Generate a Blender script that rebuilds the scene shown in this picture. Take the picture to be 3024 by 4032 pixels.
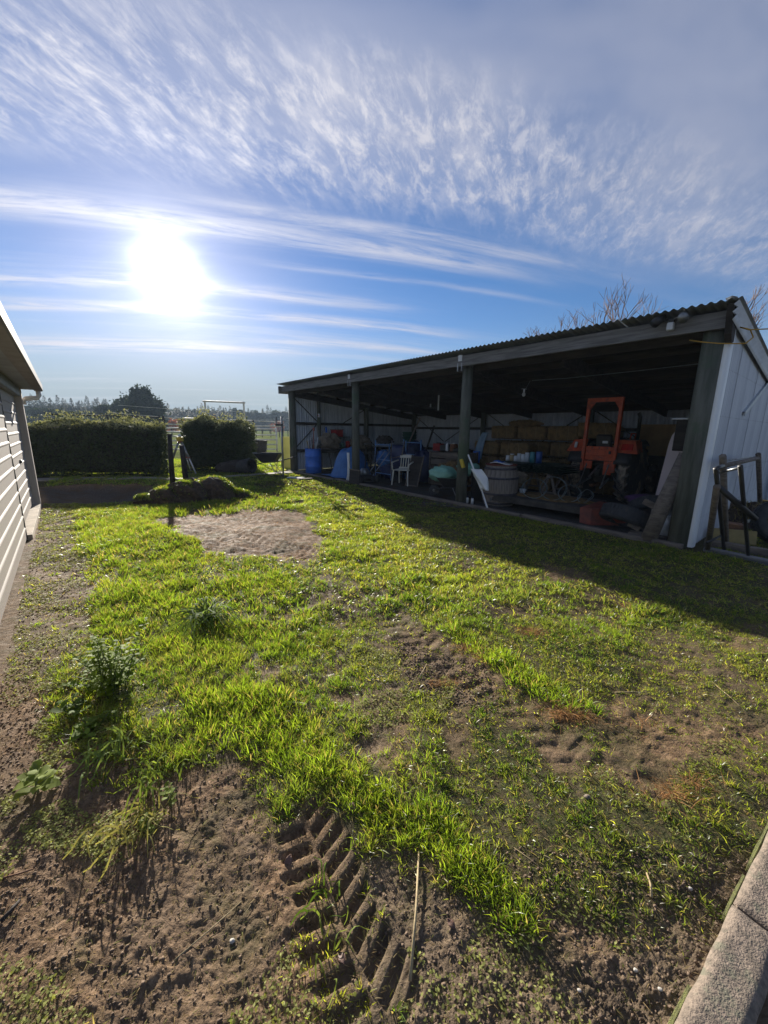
import bpy, math, random
import numpy as np
from math import sin, cos, radians, pi, atan2, sqrt
from mathutils import Vector, Matrix
for o in list(bpy.data.objects): bpy.data.objects.remove(o)
scene = bpy.context.scene
COL = scene.collection
random.seed(7)
RS = np.random.RandomState(11)

# ------------------------------------------------------------ camera
CAM_H, PITCH, ROLL, FPX = 1.6, radians(12.2), radians(0.7), 1514.0
_f = np.array([0, cos(PITCH), -sin(PITCH)])
_r0 = np.array([1.0, 0, 0]); _u0 = np.cross(_r0, _f)
_r = _r0*cos(ROLL) + _u0*sin(ROLL); _u = -_r0*sin(ROLL) + _u0*cos(ROLL)
_O = np.array([0, 0, CAM_H])
cd = bpy.data.cameras.new('camera'); cam = bpy.data.objects.new('camera', cd); COL.objects.link(cam)
cam.matrix_world = Matrix(((_r[0], _u[0], -_f[0], 0), (_r[1], _u[1], -_f[1], 0), (_r[2], _u[2], -_f[2], CAM_H), (0, 0, 0, 1)))
cd.sensor_fit = 'VERTICAL'; cd.sensor_height = 36; cd.lens = FPX/4032*36
cd.clip_start = 0.02; cd.clip_end = 3000
scene.camera = cam

# ------------------------------------------------------------ sky, sun, exposure
SUN_AZ, SUN_EL = radians(-27.2), radians(17.6)
SUN_DIR = Vector((sin(SUN_AZ)*cos(SUN_EL), cos(SUN_AZ)*cos(SUN_EL), sin(SUN_EL)))
scene.view_settings.view_transform = 'Standard'; scene.view_settings.look = 'None'
scene.view_settings.exposure = 1.15; scene.view_settings.gamma = 1.0
scene.view_settings.use_curve_mapping = False
world = bpy.data.worlds.new('World'); scene.world = world; world.use_nodes = True
wn = world.node_tree; wn.nodes.clear()
class NT:
    def __init__(s, t): s.t = t
    def n(s, ty, **kw):
        nd = s.t.nodes.new(ty)
        for k, v in kw.items():
            if k.startswith('i_'):
                key = k[2:]; key = int(key) if key.isdigit() else key.replace('_', ' ')
                if hasattr(v, 'is_output') or isinstance(v, bpy.types.NodeSocket): s.t.links.new(v, nd.inputs[key])
                else: nd.inputs[key].default_value = v
            else: setattr(nd, k, v)
        return nd
    def m(s, op, a, b=None, c=None, clamp=False):
        nd = s.t.nodes.new('ShaderNodeMath'); nd.operation = op; nd.use_clamp = clamp
        for i, v in enumerate((a, b, c)):
            if v is None: continue
            if isinstance(v, bpy.types.NodeSocket): s.t.links.new(v, nd.inputs[i])
            else: nd.inputs[i].default_value = v
        return nd.outputs[0]
    def mix(s, fac, a, b, blend='MIX'):
        nd = s.t.nodes.new('ShaderNodeMix'); nd.data_type = 'RGBA'; nd.blend_type = blend
        for i, v in ((0, fac), (6, a), (7, b)):
            if isinstance(v, bpy.types.NodeSocket): s.t.links.new(v, nd.inputs[i])
            else: nd.inputs[i].default_value = (*v, 1) if isinstance(v, tuple) and len(v) == 3 else v
        return nd.outputs[2]
    def ramp(s, fac, a, b):
        nd = s.t.nodes.new('ShaderNodeMapRange'); nd.interpolation_type = 'SMOOTHSTEP'
        s.t.links.new(fac, nd.inputs[0]); nd.inputs[1].default_value = a; nd.inputs[2].default_value = b
        return nd.outputs[0]
W = NT(wn)
tc = W.n('ShaderNodeTexCoord').outputs['Generated']
sep = W.n('ShaderNodeSeparateXYZ', i_0=tc)
sky = W.n('ShaderNodeTexSky', sky_type='NISHITA', sun_disc=False, sun_elevation=SUN_EL, sun_rotation=SUN_AZ, air_density=1.0, dust_density=0.15, ozone_density=2.6)
zz = W.m('MAXIMUM', sep.outputs[2], 0.0)
den = W.m('ADD', zz, 0.12)
uu = W.m('DIVIDE', sep.outputs[0], den); vv = W.m('DIVIDE', sep.outputs[1], den)
def rotuv(a, sx, sy, ox=0, oy=0, z=0.0):
    x = W.m('ADD', W.m('MULTIPLY', uu, cos(a)*sx), W.m('MULTIPLY_ADD', vv, sin(a)*sx, ox))
    y = W.m('ADD', W.m('MULTIPLY', uu, -sin(a)*sy), W.m('MULTIPLY_ADD', vv, cos(a)*sy, oy))
    return W.n('ShaderNodeCombineXYZ', i_0=x, i_1=y, i_2=z).outputs[0]
BAND = radians(14); SX, SY = 1.7, 4.4
def noise(vec, scale, detail=5, rough=0.55, dist=0.0):
    return W.n('ShaderNodeTexNoise', i_Vector=vec, i_Scale=scale, i_Detail=float(detail), i_Roughness=rough, i_Distortion=dist).outputs[0]
# thin high veil, a mottled cirrocumulus band and long wind streaks
veil = W.ramp(noise(rotuv(BAND, .45, .9, 3.1, 1.2), 1.0, 4, .6, .6), .38, .75)
big = W.ramp(noise(rotuv(BAND, .35, 1.0, 5.3, 2.1), 1.1, 3, .5, .3), .42, .66)
ripple = W.ramp(noise(rotuv(BAND+1.0, 6.0, 13.0, .3, .2), 1.5, 6, .72, .35), .44, .70)
fine = W.ramp(noise(rotuv(BAND+.9, 3.0, 7.5, 2.3, 7.2), 1.4, 7, .70, .3), .40, .72)
yb = W.m('ADD', W.m('MULTIPLY', uu, -sin(BAND)), W.m('MULTIPLY', vv, cos(BAND)))       # across the band
wob = W.m('MULTIPLY_ADD', noise(rotuv(BAND, .9, 1.6, 6.2, 2.9), 1.0, 4, .55), .34, -.17)
ybw = W.m('ADD', yb, wob)
bandm = W.m('MULTIPLY', W.ramp(ybw, .98, 1.20), W.m('SUBTRACT', 1.0, W.ramp(ybw, 1.40, 1.66)))
bandm = W.m('MULTIPLY', bandm, W.m('SUBTRACT', 1.0, W.m('MULTIPLY', W.ramp(uu, .1, 1.2), .45)))
streak = W.ramp(noise(rotuv(radians(15), .22, 2.6, SX, SY), 1.0, 7, .66, .3), .46, .68)
lowm = W.m('MULTIPLY', W.ramp(yb, 1.5, 1.9), W.m('SUBTRACT', 1.0, W.ramp(yb, 5.0, 7.0)))
lowm = W.m('MULTIPLY', lowm, W.m('SUBTRACT', 1.0, W.m('MULTIPLY', W.ramp(uu, .1, .9), .7)))
wisp = W.ramp(noise(rotuv(radians(15), .8, 5.5, 2.7, 1.4), 1.6, 7, .70, .4), .34, .62)
def line(p0, w, u0, u1, a):
    d = W.m('DIVIDE', W.m('SUBTRACT', W.m('ADD', yb, W.m('MULTIPLY', wob, .55)), p0), w)
    g = W.m('POWER', 2.718, W.m('MULTIPLY', W.m('MULTIPLY', d, d), -1.0))
    g = W.m('MULTIPLY', g, W.m('MULTIPLY', W.ramp(uu, u0-.5, u0), W.m('SUBTRACT', 1.0, W.ramp(uu, u1-.5, u1+.6))))
    return W.m('MULTIPLY', g, W.m('MULTIPLY', wisp, a))
cl = W.m('MULTIPLY', bandm, W.m('ADD', W.m('MULTIPLY', ripple, .50), W.m('MULTIPLY', fine, .42)))
cl = W.m('ADD', cl, W.m('MULTIPLY', W.m('MULTIPLY', streak, lowm), .40))
for args in ((1.80, .075, -3.0, .5, .75), (2.36, .07, -2.4, -.1, .8), (2.67, .06, -1.9, .2, .9), (3.35, .16, -3.4, -.9, .95), (3.1, .08, -.6, .3, .6), (1.66, .04, -.4, .9, .5), (2.05, .03, -.3, .7, .35)): cl = W.m('ADD', cl, line(*args))
soft = W.ramp(noise(rotuv(BAND, .5, .8, 4.1, 8.2), 1.2, 5, .6, .5), .30, .62)
cl = W.m('ADD', cl, W.m('MULTIPLY', W.m('MULTIPLY', soft, W.m('SUBTRACT', 1.0, W.ramp(ybw, 1.25, 1.9))), .34))
cl = W.m('ADD', cl, W.m('MULTIPLY', W.m('MULTIPLY', veil, W.m('SUBTRACT', 1.0, W.ramp(yb, 1.3, 2.4))), .20))
cl = W.m('MULTIPLY', cl, W.ramp(sep.outputs[2], .0, .06), clamp=True)
sd = W.n('ShaderNodeCombineXYZ', i_0=SUN_DIR[0], i_1=SUN_DIR[1], i_2=SUN_DIR[2]).outputs[0]
dt = W.n('ShaderNodeVectorMath', operation='DOT_PRODUCT', i_0=tc, i_1=sd).outputs['Value']
ang0 = W.m('ARCCOSINE', W.m('MINIMUM', dt, .999999))
ang = W.m('MULTIPLY', ang0, W.m('ADD', .62, W.m('MULTIPLY', noise(rotuv(radians(-10), .9, 2.2, 8.1, 3.3), 1.6, 4, .6), .76)))
g1 = W.m('POWER', 2.718, W.m('MULTIPLY', ang, -1/.0155)); g2 = W.m('POWER', 2.718, W.m('MULTIPLY', ang, -1/.085)); g3 = W.m('POWER', 2.718, W.m('MULTIPLY', ang, -1/.62))
SKY_STRENGTH = 0.05
skyc = W.n('ShaderNodeHueSaturation', i_Saturation=1.26, i_Color=sky.outputs[0]).outputs[0]
skyc = W.mix(1.0, skyc, (.88, .83, .98), 'MULTIPLY')
# cloud brightness: thin ice cloud scatters forward, so it brightens towards the sun
cb = W.m('ADD', W.m('ADD', 4.8, W.m('MULTIPLY', g3, 4.0)), W.m('MULTIPLY', g2, 7.0))
ccol = W.n('ShaderNodeVectorMath', operation='SCALE', i_0=(.93, .94, 1.06), i_Scale=cb).outputs[0]
hzn = W.m('MULTIPLY', W.m('SUBTRACT', 1.0, W.ramp(sep.outputs[2], .0, .26)), W.m('MULTIPLY_ADD', g3, .6, .62), clamp=True)
skyc = W.mix(hzn, skyc, (3.0, 3.9, 4.7))
mixd = W.mix(cl, skyc, ccol)
glow = W.m('ADD', W.m('MULTIPLY', g1, 190.0), W.m('MULTIPLY', g2, 3.6))
gcol = W.n('ShaderNodeVectorMath', operation='SCALE', i_0=(1.0, .98, .95), i_Scale=glow).outputs[0]
tot = W.n('ShaderNodeVectorMath', operation='ADD', i_0=mixd, i_1=gcol).outputs[0]
bg = W.n('ShaderNodeBackground', i_Color=tot, i_Strength=SKY_STRENGTH)
W.t.links.new(bg.outputs[0], W.n('ShaderNodeOutputWorld').inputs[0])
ld = bpy.data.lights.new('sun', 'SUN'); ld.energy = 5.0; ld.angle = radians(.8); ld.color = (1, .93, .82)
sun = bpy.data.objects.new('sun', ld); COL.objects.link(sun)
sun.rotation_euler = SUN_DIR.to_track_quat('Z', 'Y').to_euler(); sun.location = (-20, 40, 12)

# ------------------------------------------------------------ measuring helpers (photo measured at 1659 x 2212)
def ray(x, y):
    x *= 1.8228; y *= 1.8228
    d = _f*FPX + _r*(x-1512) - _u*(y-2016); return d/np.linalg.norm(d)
def G(x, y, z=0.0):
    d = ray(x, y); t = (z-CAM_H)/d[2]; return _O + d*t
def AT(x, y, Y):
    d = ray(x, y); return _O + d*(Y/d[1])
SAZ = radians(-39.8)
P4 = np.array([4.27, 5.36]); SD = np.array([sin(SAZ), cos(SAZ)]); SN = np.array([cos(SAZ), -sin(SAZ)])
SRZ = atan2(-SD[1], -SD[0])
def SH(s, w, z=0.0):
    p = P4 + SD*s + SN*w; return (p[0], p[1], z)
# ------------------------------------------------------------ noise in numpy
def vnoise(x, y, seed=0):
    xi = np.floor(x).astype(np.int64); yi = np.floor(y).astype(np.int64); xf = x-xi; yf = y-yi
    def h(a, b):
        n = (a*374761393 + b*668265263 + seed*1442695041) & 0x7fffffff
        n = ((n ^ (n >> 13))*1274126177) & 0x7fffffff
        n = (n ^ (n >> 16)) & 0xffff
        return n/65535.0
    sx = xf*xf*(3-2*xf); sy = yf*yf*(3-2*yf)
    return (h(xi, yi)*(1-sx)+h(xi+1, yi)*sx)*(1-sy) + (h(xi, yi+1)*(1-sx)+h(xi+1, yi+1)*sx)*sy
def fbm(x, y, sc, oct=4, seed=0, gain=.5):
    a = 1; s = 0; t = 0
    for i in range(oct):
        s = s + a*vnoise(x*sc+i*17.3, y*sc-i*9.1, seed+i); t += a; a *= gain; sc *= 2.03
    return s/t
# ------------------------------------------------------------ materials
MATS = {}
def mat(name, c1, c2=None, rough=.7, metal=0.0, scale=6.0, bump=.15, bscale=None, stretch=(1, 1, 1), spec=.5, trans=0.0, coat=0.0, detail=6, lo=.35, hi=.68, c3=None):
    if name in MATS: return MATS[name]
    m = bpy.data.materials.new(name); m.use_nodes = True; t = m.node_tree; t.nodes.clear(); N = NT(t)
    co = N.n('ShaderNodeTexCoord').outputs['Object']
    mp = N.n('ShaderNodeMapping', i_Vector=co, i_Scale=stretch).outputs[0]
    nz = N.n('ShaderNodeTexNoise', i_Vector=mp, i_Scale=scale, i_Detail=float(detail), i_Roughness=.62).outputs[0]
    c2 = c2 or tuple(v*.6 for v in c1)
    col = N.mix(N.ramp(nz, lo, hi), c1, c2)
    if c3:
        n3 = N.n('ShaderNodeTexNoise', i_Vector=co, i_Scale=scale*.35, i_Detail=5.0, i_Roughness=.7).outputs[0]
        col = N.mix(N.ramp(n3, .52, .66), col, c3)
    p = N.n('ShaderNodeBsdfPrincipled', i_Base_Color=col, i_Metallic=metal, i_Coat_Weight=coat)
    p.inputs['Specular IOR Level'].default_value = spec
    rr = N.n('ShaderNodeMapRange', i_0=nz, i_3=max(rough-.12, .04), i_4=min(rough+.12, 1)).outputs[0]
    t.links.new(rr, p.inputs['Roughness'])
    if bump:
        bz = N.n('ShaderNodeTexNoise', i_Vector=mp, i_Scale=bscale or scale*6, i_Detail=4.0).outputs[0]
        b = N.n('ShaderNodeBump', i_Strength=bump, i_Distance=.01, i_Height=bz)
        t.links.new(b.outputs[0], p.inputs['Normal'])
    sh = p.outputs[0]
    if trans:
        tr = N.n('ShaderNodeBsdfTranslucent', i_Color=col)
        sh = N.n('ShaderNodeMixShader', i_0=trans, i_1=sh, i_2=tr.outputs[0]).outputs[0]
    t.links.new(sh, N.n('ShaderNodeOutputMaterial').inputs[0]); MATS[name] = m
    return m
M_iron = mat('galvanised_iron', (.42, .46, .50), (.30, .33, .37), rough=.45, metal=.35, scale=3, bump=.05, c3=(.36, .37, .38))
M_ironin = mat('galvanised_iron_weathered', (.62, .66, .72), (.42, .46, .52), rough=.5, metal=.0, scale=5, bump=.05, stretch=(1, 1, .2))
M_iwhite = mat('white_wall_iron', (.60, .62, .65), (.47, .49, .53), rough=.5, scale=2.2, bump=.03, stretch=(1, 1, .25), c3=(.44, .45, .45))
M_post = mat('grey_green_pole_timber', (.135, .135, .11), (.065, .07, .052), rough=.85, scale=4, bump=.5, stretch=(3, 3, .35), c3=(.075, .10, .06))
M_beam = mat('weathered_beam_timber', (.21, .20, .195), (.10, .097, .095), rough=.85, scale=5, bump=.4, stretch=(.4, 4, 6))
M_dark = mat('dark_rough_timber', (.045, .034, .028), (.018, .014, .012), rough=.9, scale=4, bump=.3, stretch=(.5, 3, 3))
M_plank = mat('old_plank_timber', (.20, .16, .125), (.10, .08, .065), rough=.85, scale=5, bump=.35, stretch=(.5, 4, 4))
M_ply = mat('tan_board', (.40, .25, .10), (.30, .18, .075), rough=.8, scale=3, bump=.05)
M_black = mat('black_paint_metal', (.02, .02, .022), (.035, .032, .03), rough=.45, scale=8, bump=.05)
M_rubber = mat('black_rubber', (.022, .023, .026), (.045, .044, .045), rough=.75, scale=12, bump=.2, c3=(.07, .06, .05))
M_mudrub = mat('muddy_tractor_rubber', (.075, .073, .075), (.12, .108, .095), rough=.8, scale=7, bump=.3, c3=(.42, .34, .25))
M_orange = mat('tractor_orange_paint', (.62, .095, .025), (.46, .065, .018), rough=.5, scale=9, bump=.08, c3=(.26, .055, .028))
M_redsteel = mat('faded_red_steel', (.24, .05, .028), (.13, .035, .025), rough=.6, scale=7, bump=.1)
M_rim = mat('rusty_rim', (.46, .38, .30), (.30, .12, .06), rough=.6, scale=9, bump=.1)
M_steel = mat('dull_steel', (.34, .35, .36), (.22, .22, .22), rough=.4, metal=.6, scale=8, bump=.05)
M_rail = mat('sun_pale_rail_steel', (.66, .62, .56), (.50, .46, .41), rough=.5, metal=.0, scale=4, bump=.03)  # rail colour lightened to stand for sun on the rail tops
M_blue = mat('blue_plastic', (.045, .18, .66), (.03, .13, .50), rough=.38, scale=6, bump=.02)
M_tarp = mat('blue_tarpaulin', (.05, .17, .42), (.035, .12, .32), rough=.55, scale=5, bump=.25, bscale=9)
M_navy = mat('navy_plastic', (.025, .035, .11), (.015, .02, .06), rough=.5, scale=5, bump=.05)
M_white = mat('white_plastic', (.78, .78, .76), (.70, .70, .68), rough=.5, scale=4, bump=.02)
M_chair = mat('cream_plastic', (.68, .66, .58), (.58, .56, .48), rough=.5, scale=6, bump=.03)
M_freezer = mat('freezer_enamel', (.50, .54, .58), (.42, .46, .50), rough=.4, scale=2, bump=.02)
M_green = mat('dark_green_plastic', (.02, .12, .08), (.015, .09, .06), rough=.45, scale=5, bump=.03)
M_gsheet = mat('dark_green_sheet', (.03, .07, .055), (.02, .045, .035), rough=.45, scale=5, bump=.05)
M_mint = mat('mint_sack_plastic', (.22, .46, .36), (.17, .38, .30), rough=.5, scale=5, bump=.3, bscale=10)
M_hay = mat('hay', (.25, .155, .06), (.12, .075, .03), rough=.95, scale=9, bump=.8, bscale=45)
M_jute = mat('burlap', (.26, .21, .15), (.17, .13, .09), rough=.95, scale=6, bump=.6, bscale=20)
M_red = mat('red_plastic', (.5, .03, .025), (.38, .02, .02), rough=.45, scale=5, bump=.02)
M_yellow = mat('yellow_plastic', (.65, .48, .04), (.5, .35, .03), rough=.45, scale=5, bump=.02)
M_ygreen = mat('yellow_green_paint', (.46, .42, .10), (.38, .34, .08), rough=.6, scale=3, bump=.03)
M_conc = mat('rough_concrete', (.25, .195, .15), (.13, .105, .082), rough=.9, scale=42, bump=.6, bscale=160, c3=(.15, .14, .10))
M_path = mat('path_concrete', (.26, .23, .19), (.17, .15, .12), rough=.9, scale=9, bump=.4)
M_gravel = mat('gravel', (.12, .115, .11), (.045, .043, .04), rough=.9, scale=40, bump=.8, bscale=60)
M_cream = mat('cream_cladding', (.48, .43, .39), (.42, .375, .34), rough=.6, scale=2.5, bump=.03, stretch=(.3, 1, 1), spec=.3)
M_trim = mat('taupe_trim', (.54, .47, .42), (.44, .38, .34), rough=.6, scale=4, bump=.08, stretch=(3, 3, .4))
M_fascia = mat('grey_fascia', (.24, .25, .27), (.19, .19, .21), rough=.5, scale=3, bump=.05)
M_turf = mat('turned_turf_soil', (.085, .055, .035), (.04, .028, .02), rough=1, scale=14, bump=.9, bscale=50)
M_bark = mat('bark', (.14, .11, .09), (.07, .055, .045), rough=.9, scale=9, bump=.4)
M_twig = mat('bare_twigs', (.36, .25, .20), (.22, .15, .12), rough=.85, scale=6, bump=0)
M_pinefol = mat('pine_foliage', (.035, .055, .03), (.02, .035, .02), rough=.8, scale=1.2, bump=0)
M_hedgecore = mat('hedge_twigs', (.04, .035, .022), (.02, .02, .012), rough=1, scale=12, bump=.5)
M_autumn = mat('autumn_foliage', (.40, .13, .03), (.35, .22, .04), rough=.8, scale=2, bump=0)
M_lens = mat('red_lens', (.55, .02, .01), (.4, .015, .01), rough=.2, scale=8, bump=0)
M_glass = mat('clear_bulb_glass', (.55, .57, .58), (.5, .5, .5), rough=.15, scale=3, bump=0)
M_wood = mat('grey_oak', (.27, .225, .19), (.17, .135, .11), rough=.8, scale=6, bump=.3, stretch=(3, 3, .5))
M_hoop = mat('oxidised_hoop_iron', (.11, .10, .12), (.07, .06, .06), rough=.6, metal=.4, scale=9, bump=.1)
M_rope = mat('yellow_rope', (.55, .32, .05), (.42, .24, .04), rough=.9, scale=40, bump=.3)
M_wire = mat('wire', (.20, .24, .24), (.13, .15, .15), rough=.4, metal=.5, scale=8, bump=0)
M_straw = mat('pale_straw', (.42, .33, .18), (.30, .22, .12), rough=.8, scale=14, bump=.2)
M_stone = mat('pale_stone', (.46, .43, .38), (.36, .33, .29), rough=.8, scale=30, bump=.2)
M_leafbrown = mat('dead_leaf', (.16, .08, .05), (.09, .045, .03), rough=.6, scale=14, bump=.2)
M_pale = mat('pale_painted_board', (.66, .68, .70), (.58, .60, .62), rough=.5, scale=3, bump=.02)
M_pink = mat('pinkish_white_panel', (.62, .52, .52), (.56, .47, .47), rough=.5, scale=3, bump=.02)
M_rust = mat('rusty_steel', (.20, .09, .04), (.10, .05, .03), rough=.8, scale=10, bump=.3)
M_purple = mat('purple_cloth', (.06, .02, .09), (.04, .015, .06), rough=.9, scale=6, bump=.3)

def leafmat(name, attr='col', trans=.45, rough=.45, spec=.4, tint=(1.3, 1.25, .65)):
    m = bpy.data.materials.new(name); m.use_nodes = True; t = m.node_tree; t.nodes.clear(); N = NT(t)
    c = N.n('ShaderNodeAttribute', attribute_name=attr).outputs['Color']
    p = N.n('ShaderNodeBsdfPrincipled', i_Base_Color=c, i_Roughness=rough); p.inputs['Specular IOR Level'].default_value = spec
    tr = N.n('ShaderNodeBsdfTranslucent', i_Color=N.mix(1.0, c, tint, 'MULTIPLY'))
    sh = N.n('ShaderNodeMixShader', i_0=trans, i_1=p.outputs[0], i_2=tr.outputs[0]).outputs[0]
    t.links.new(sh, N.n('ShaderNodeOutputMaterial').inputs[0]); return m
M_grass = leafmat('grass_blades', trans=.62, rough=.33, spec=.5, tint=(1.55, 1.5, .7))
M_dry = leafmat('dry_stems', trans=.35, rough=.85, spec=.05, tint=(1.1, 1.05, .9))
M_leaf = leafmat('small_leaves', trans=.5, rough=.6, spec=.12)
M_conifer = leafmat('dense_foliage', trans=.2, rough=.7, spec=.2)

# ------------------------------------------------------------ mesh builder
class MB:
    def __init__(s): s.v = []; s.f = []; s.X = Matrix.Identity(4)
    def add(s, vs, fs):
        b = len(s.v)
        for p in vs: s.v.append(tuple(s.X @ Vector(p)))
        for f in fs: s.f.append(tuple(i+b for i in f))
        return s
    def at(s, loc=(0, 0, 0), rx=0, ry=0, rz=0):
        s.X = Matrix.Translation(loc) @ Matrix.Rotation(rz, 4, 'Z') @ Matrix.Rotation(ry, 4, 'Y') @ Matrix.Rotation(rx, 4, 'X'); return s
    def box(s, x0, x1, y0, y1, z0, z1, b=0.0):
        if b <= 0:
            v = [(x, y, z) for z in (z0, z1) for y in (y0, y1) for x in (x0, x1)]
            return s.add(v, [(0, 2, 3, 1), (4, 5, 7, 6), (0, 1, 5, 4), (2, 6, 7, 3), (0, 4, 6, 2), (1, 3, 7, 5)])
        cx = (x0+x1)/2; cy = (y0+y1)/2; cz = (z0+z1)/2; hx = (x1-x0)/2; hy = (y1-y0)/2; hz = (z1-z0)/2
        b = min(b, hx*.9, hy*.9, hz*.9); v = []; idx = {}
        for sx in (-1, 1):
            for sy in (-1, 1):
                for sz in (-1, 1):
                    for a in range(3):
                        q = [hx-b, hy-b, hz-b]; q[a] += b
                        idx[(sx, sy, sz, a)] = len(v); v.append((cx+sx*q[0], cy+sy*q[1], cz+sz*q[2]))
        f = []
        S = (-1, 1)
        for a in range(3):
            o1, o2 = (a+1) % 3, (a+2) % 3
            for sg in S:
                q = []
                for s1, s2 in ((-1, -1), (1, -1), (1, 1), (-1, 1)):
                    k = [0, 0, 0]; k[a] = sg; k[o1] = s1; k[o2] = s2; q.append(idx[(*k, a)])
                f.append(tuple(q if sg > 0 else q[::-1]))
            for s1 in S:
                for s2 in S:      # edge along axis a between faces o1 and o2
                    q = []
                    for sg in S:
                        k = [0, 0, 0]; k[a] = sg; k[o1] = s1; k[o2] = s2
                        q.append((idx[(*k, o1)], idx[(*k, o2)]))
                    ff = (q[0][0], q[0][1], q[1][1], q[1][0]); f.append(ff if s1*s2 < 0 else ff[::-1])
        for sx in S:
            for sy in S:
                for sz in S:
                    t = (idx[(sx, sy, sz, 0)], idx[(sx, sy, sz, 1)], idx[(sx, sy, sz, 2)]); f.append(t if sx*sy*sz > 0 else t[::-1])
        return s.add(v, f)
    def tube(s, pts, r, n=8, caps=True, r1=None):
        pts = [Vector(p) for p in pts]; k = len(pts); rings = []; vs = []; fs = []
        up = Vector((0, 0, 1)); prev = None
        for i, p in enumerate(pts):
            t = (pts[min(i+1, k-1)]-pts[max(i-1, 0)]).normalized()
            if prev is None:
                a = up if abs(t.z) < .9 else Vector((1, 0, 0)); x = t.cross(a).normalized()
            else:
                x = (prev - t*prev.dot(t)).normalized()
            prev = x; y = t.cross(x)
            if isinstance(r, (list, tuple)): rr = r[i]
            else: rr = r if r1 is None else r+(r1-r)*i/max(k-1, 1)
            for j in range(n):
                a = 2*pi*j/n; vs.append(p + x*cos(a)*rr + y*sin(a)*rr)
        for i in range(k-1):
            for j in range(n):
                a = i*n+j; b = i*n+(j+1) % n; fs.append((a, b, b+n, a+n))
        if caps: fs.append(tuple(range(n))[::-1]); fs.append(tuple(range((k-1)*n, k*n)))
        return s.add(vs, fs)
    def lathe(s, prof, n=24, closed=False):
        vs = []; fs = []; k = len(prof)
        for r, z in prof:
            for j in range(n):
                a = 2*pi*j/n; vs.append((r*cos(a), r*sin(a), z))
        m = k if closed else k-1
        for i in range(m):
            i2 = (i+1) % k
            for j in range(n):
                fs.append((i*n+j, i*n+(j+1) % n, i2*n+(j+1) % n, i2*n+j))
        if not closed:
            if prof[0][0] > 1e-4: fs.append(tuple(range(n))[::-1])
            if prof[-1][0] > 1e-4: fs.append(tuple(range((k-1)*n, k*n)))
        return s.add(vs, fs)
    def prism(s, poly, z0, z1):          # poly in xy
        n = len(poly)
        vs = [(x, y, z0) for x, y in poly]+[(x, y, z1) for x, y in poly]
        fs = [tuple(range(n))[::-1], tuple(range(n, 2*n))]+[(i, (i+1) % n, (i+1) % n+n, i+n) for i in range(n)]
        return s.add(vs, fs)
    def slab(s, fn, nu, nv, th):         # fn(u,v)->point, thickened surface
        P = [[Vector(fn(i/nu, j/nv)) for j in range(nv+1)] for i in range(nu+1)]
        top = []; bot = []
        for i in range(nu+1):
            for j in range(nv+1):
                du = P[min(i+1, nu)][j]-P[max(i-1, 0)][j]; dv = P[i][min(j+1, nv)]-P[i][max(j-1, 0)]
                nn = du.cross(dv); nn = nn.normalized() if nn.length > 1e-9 else Vector((0, 0, 1))
                top.append(P[i][j]+nn*th/2); bot.append(P[i][j]-nn*th/2)
        L = (nu+1)*(nv+1); ix = lambda i, j: i*(nv+1)+j; fs = []
        for i in range(nu):
            for j in range(nv):
                q = (ix(i, j), ix(i+1, j), ix(i+1, j+1), ix(i, j+1)); fs.append(q); fs.append(tuple(a+L for a in q[::-1]))
        for i in range(nu):
            fs.append((ix(i, 0), ix(i, 0)+L, ix(i+1, 0)+L, ix(i+1, 0))); fs.append((ix(i+1, nv), ix(i+1, nv)+L, ix(i, nv)+L, ix(i, nv)))
        for j in range(nv):
            fs.append((ix(0, j+1), ix(0, j+1)+L, ix(0, j)+L, ix(0, j))); fs.append((ix(nu, j), ix(nu, j)+L, ix(nu, j+1)+L, ix(nu, j+1)))
        return s.add(top+bot, fs)
    def blob(s, rx, ry, rz, n=16, m=10, amp=.12, sc=3.0, seed=0, zmin=None, power=1.0):
        vs = []; fs = []
        for i in range(m+1):
            ph = pi*i/m
            for j in range(n):
                th = 2*pi*j/n
                d = [sin(ph)*cos(th), sin(ph)*sin(th), cos(ph)]
                d = [np.sign(c)*abs(c)**power for c in d]
                q = float(fbm(np.array([d[0]*sc+d[2]*1.7+5]), np.array([d[1]*sc+d[2]*2.1+9]), 1.0, 4, seed)[0])-.5
                k = 1+amp*q*2; x, y, z = d[0]*rx*k, d[1]*ry*k, d[2]*rz*k
                if zmin is not None: z = max(z, zmin)
                vs.append((x, y, z))
        for i in range(m):
            for j in range(n):
                fs.append((i*n+j, (i+1)*n+j, (i+1)*n+(j+1) % n, i*n+(j+1) % n))
        return s.add(vs, fs)
    def build(s, name, m, parent=None, smooth=False, kind=None, label=None):
        me = bpy.data.meshes.new(name); me.from_pydata(s.v, [], s.f); me.materials.append(m)
        if smooth:
            for p in me.polygons: p.use_smooth = True
        me.update(); o = bpy.data.objects.new(name, me); COL.objects.link(o)
        if parent: o.parent = parent
        if kind: o['kind'] = kind
        if label: o['label'] = label
        return o
def thing(name, label, cat, loc=(0, 0, 0), rz=0, group=None, rx=0, ry=0):
    o = bpy.data.objects.new(name, None); COL.objects.link(o); o.empty_display_size = .1
    o.location = loc; o.rotation_euler = (rx, ry, rz); o['label'] = label; o['category'] = cat
    if group: o['group'] = group
    return o
def tag(o, label, cat, group=None, loc=None, rz=None):
    o['label'] = label; o['category'] = cat
    if group: o['group'] = group
    if loc is not None: o.location = loc
    if rz is not None: o.rotation_euler = (0, 0, rz)
    return o
def dup(o, parent=None):
    c = o.copy(); COL.objects.link(c); c.parent = parent
    for ch in list(o.children): dup(ch, c)
    return c
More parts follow.
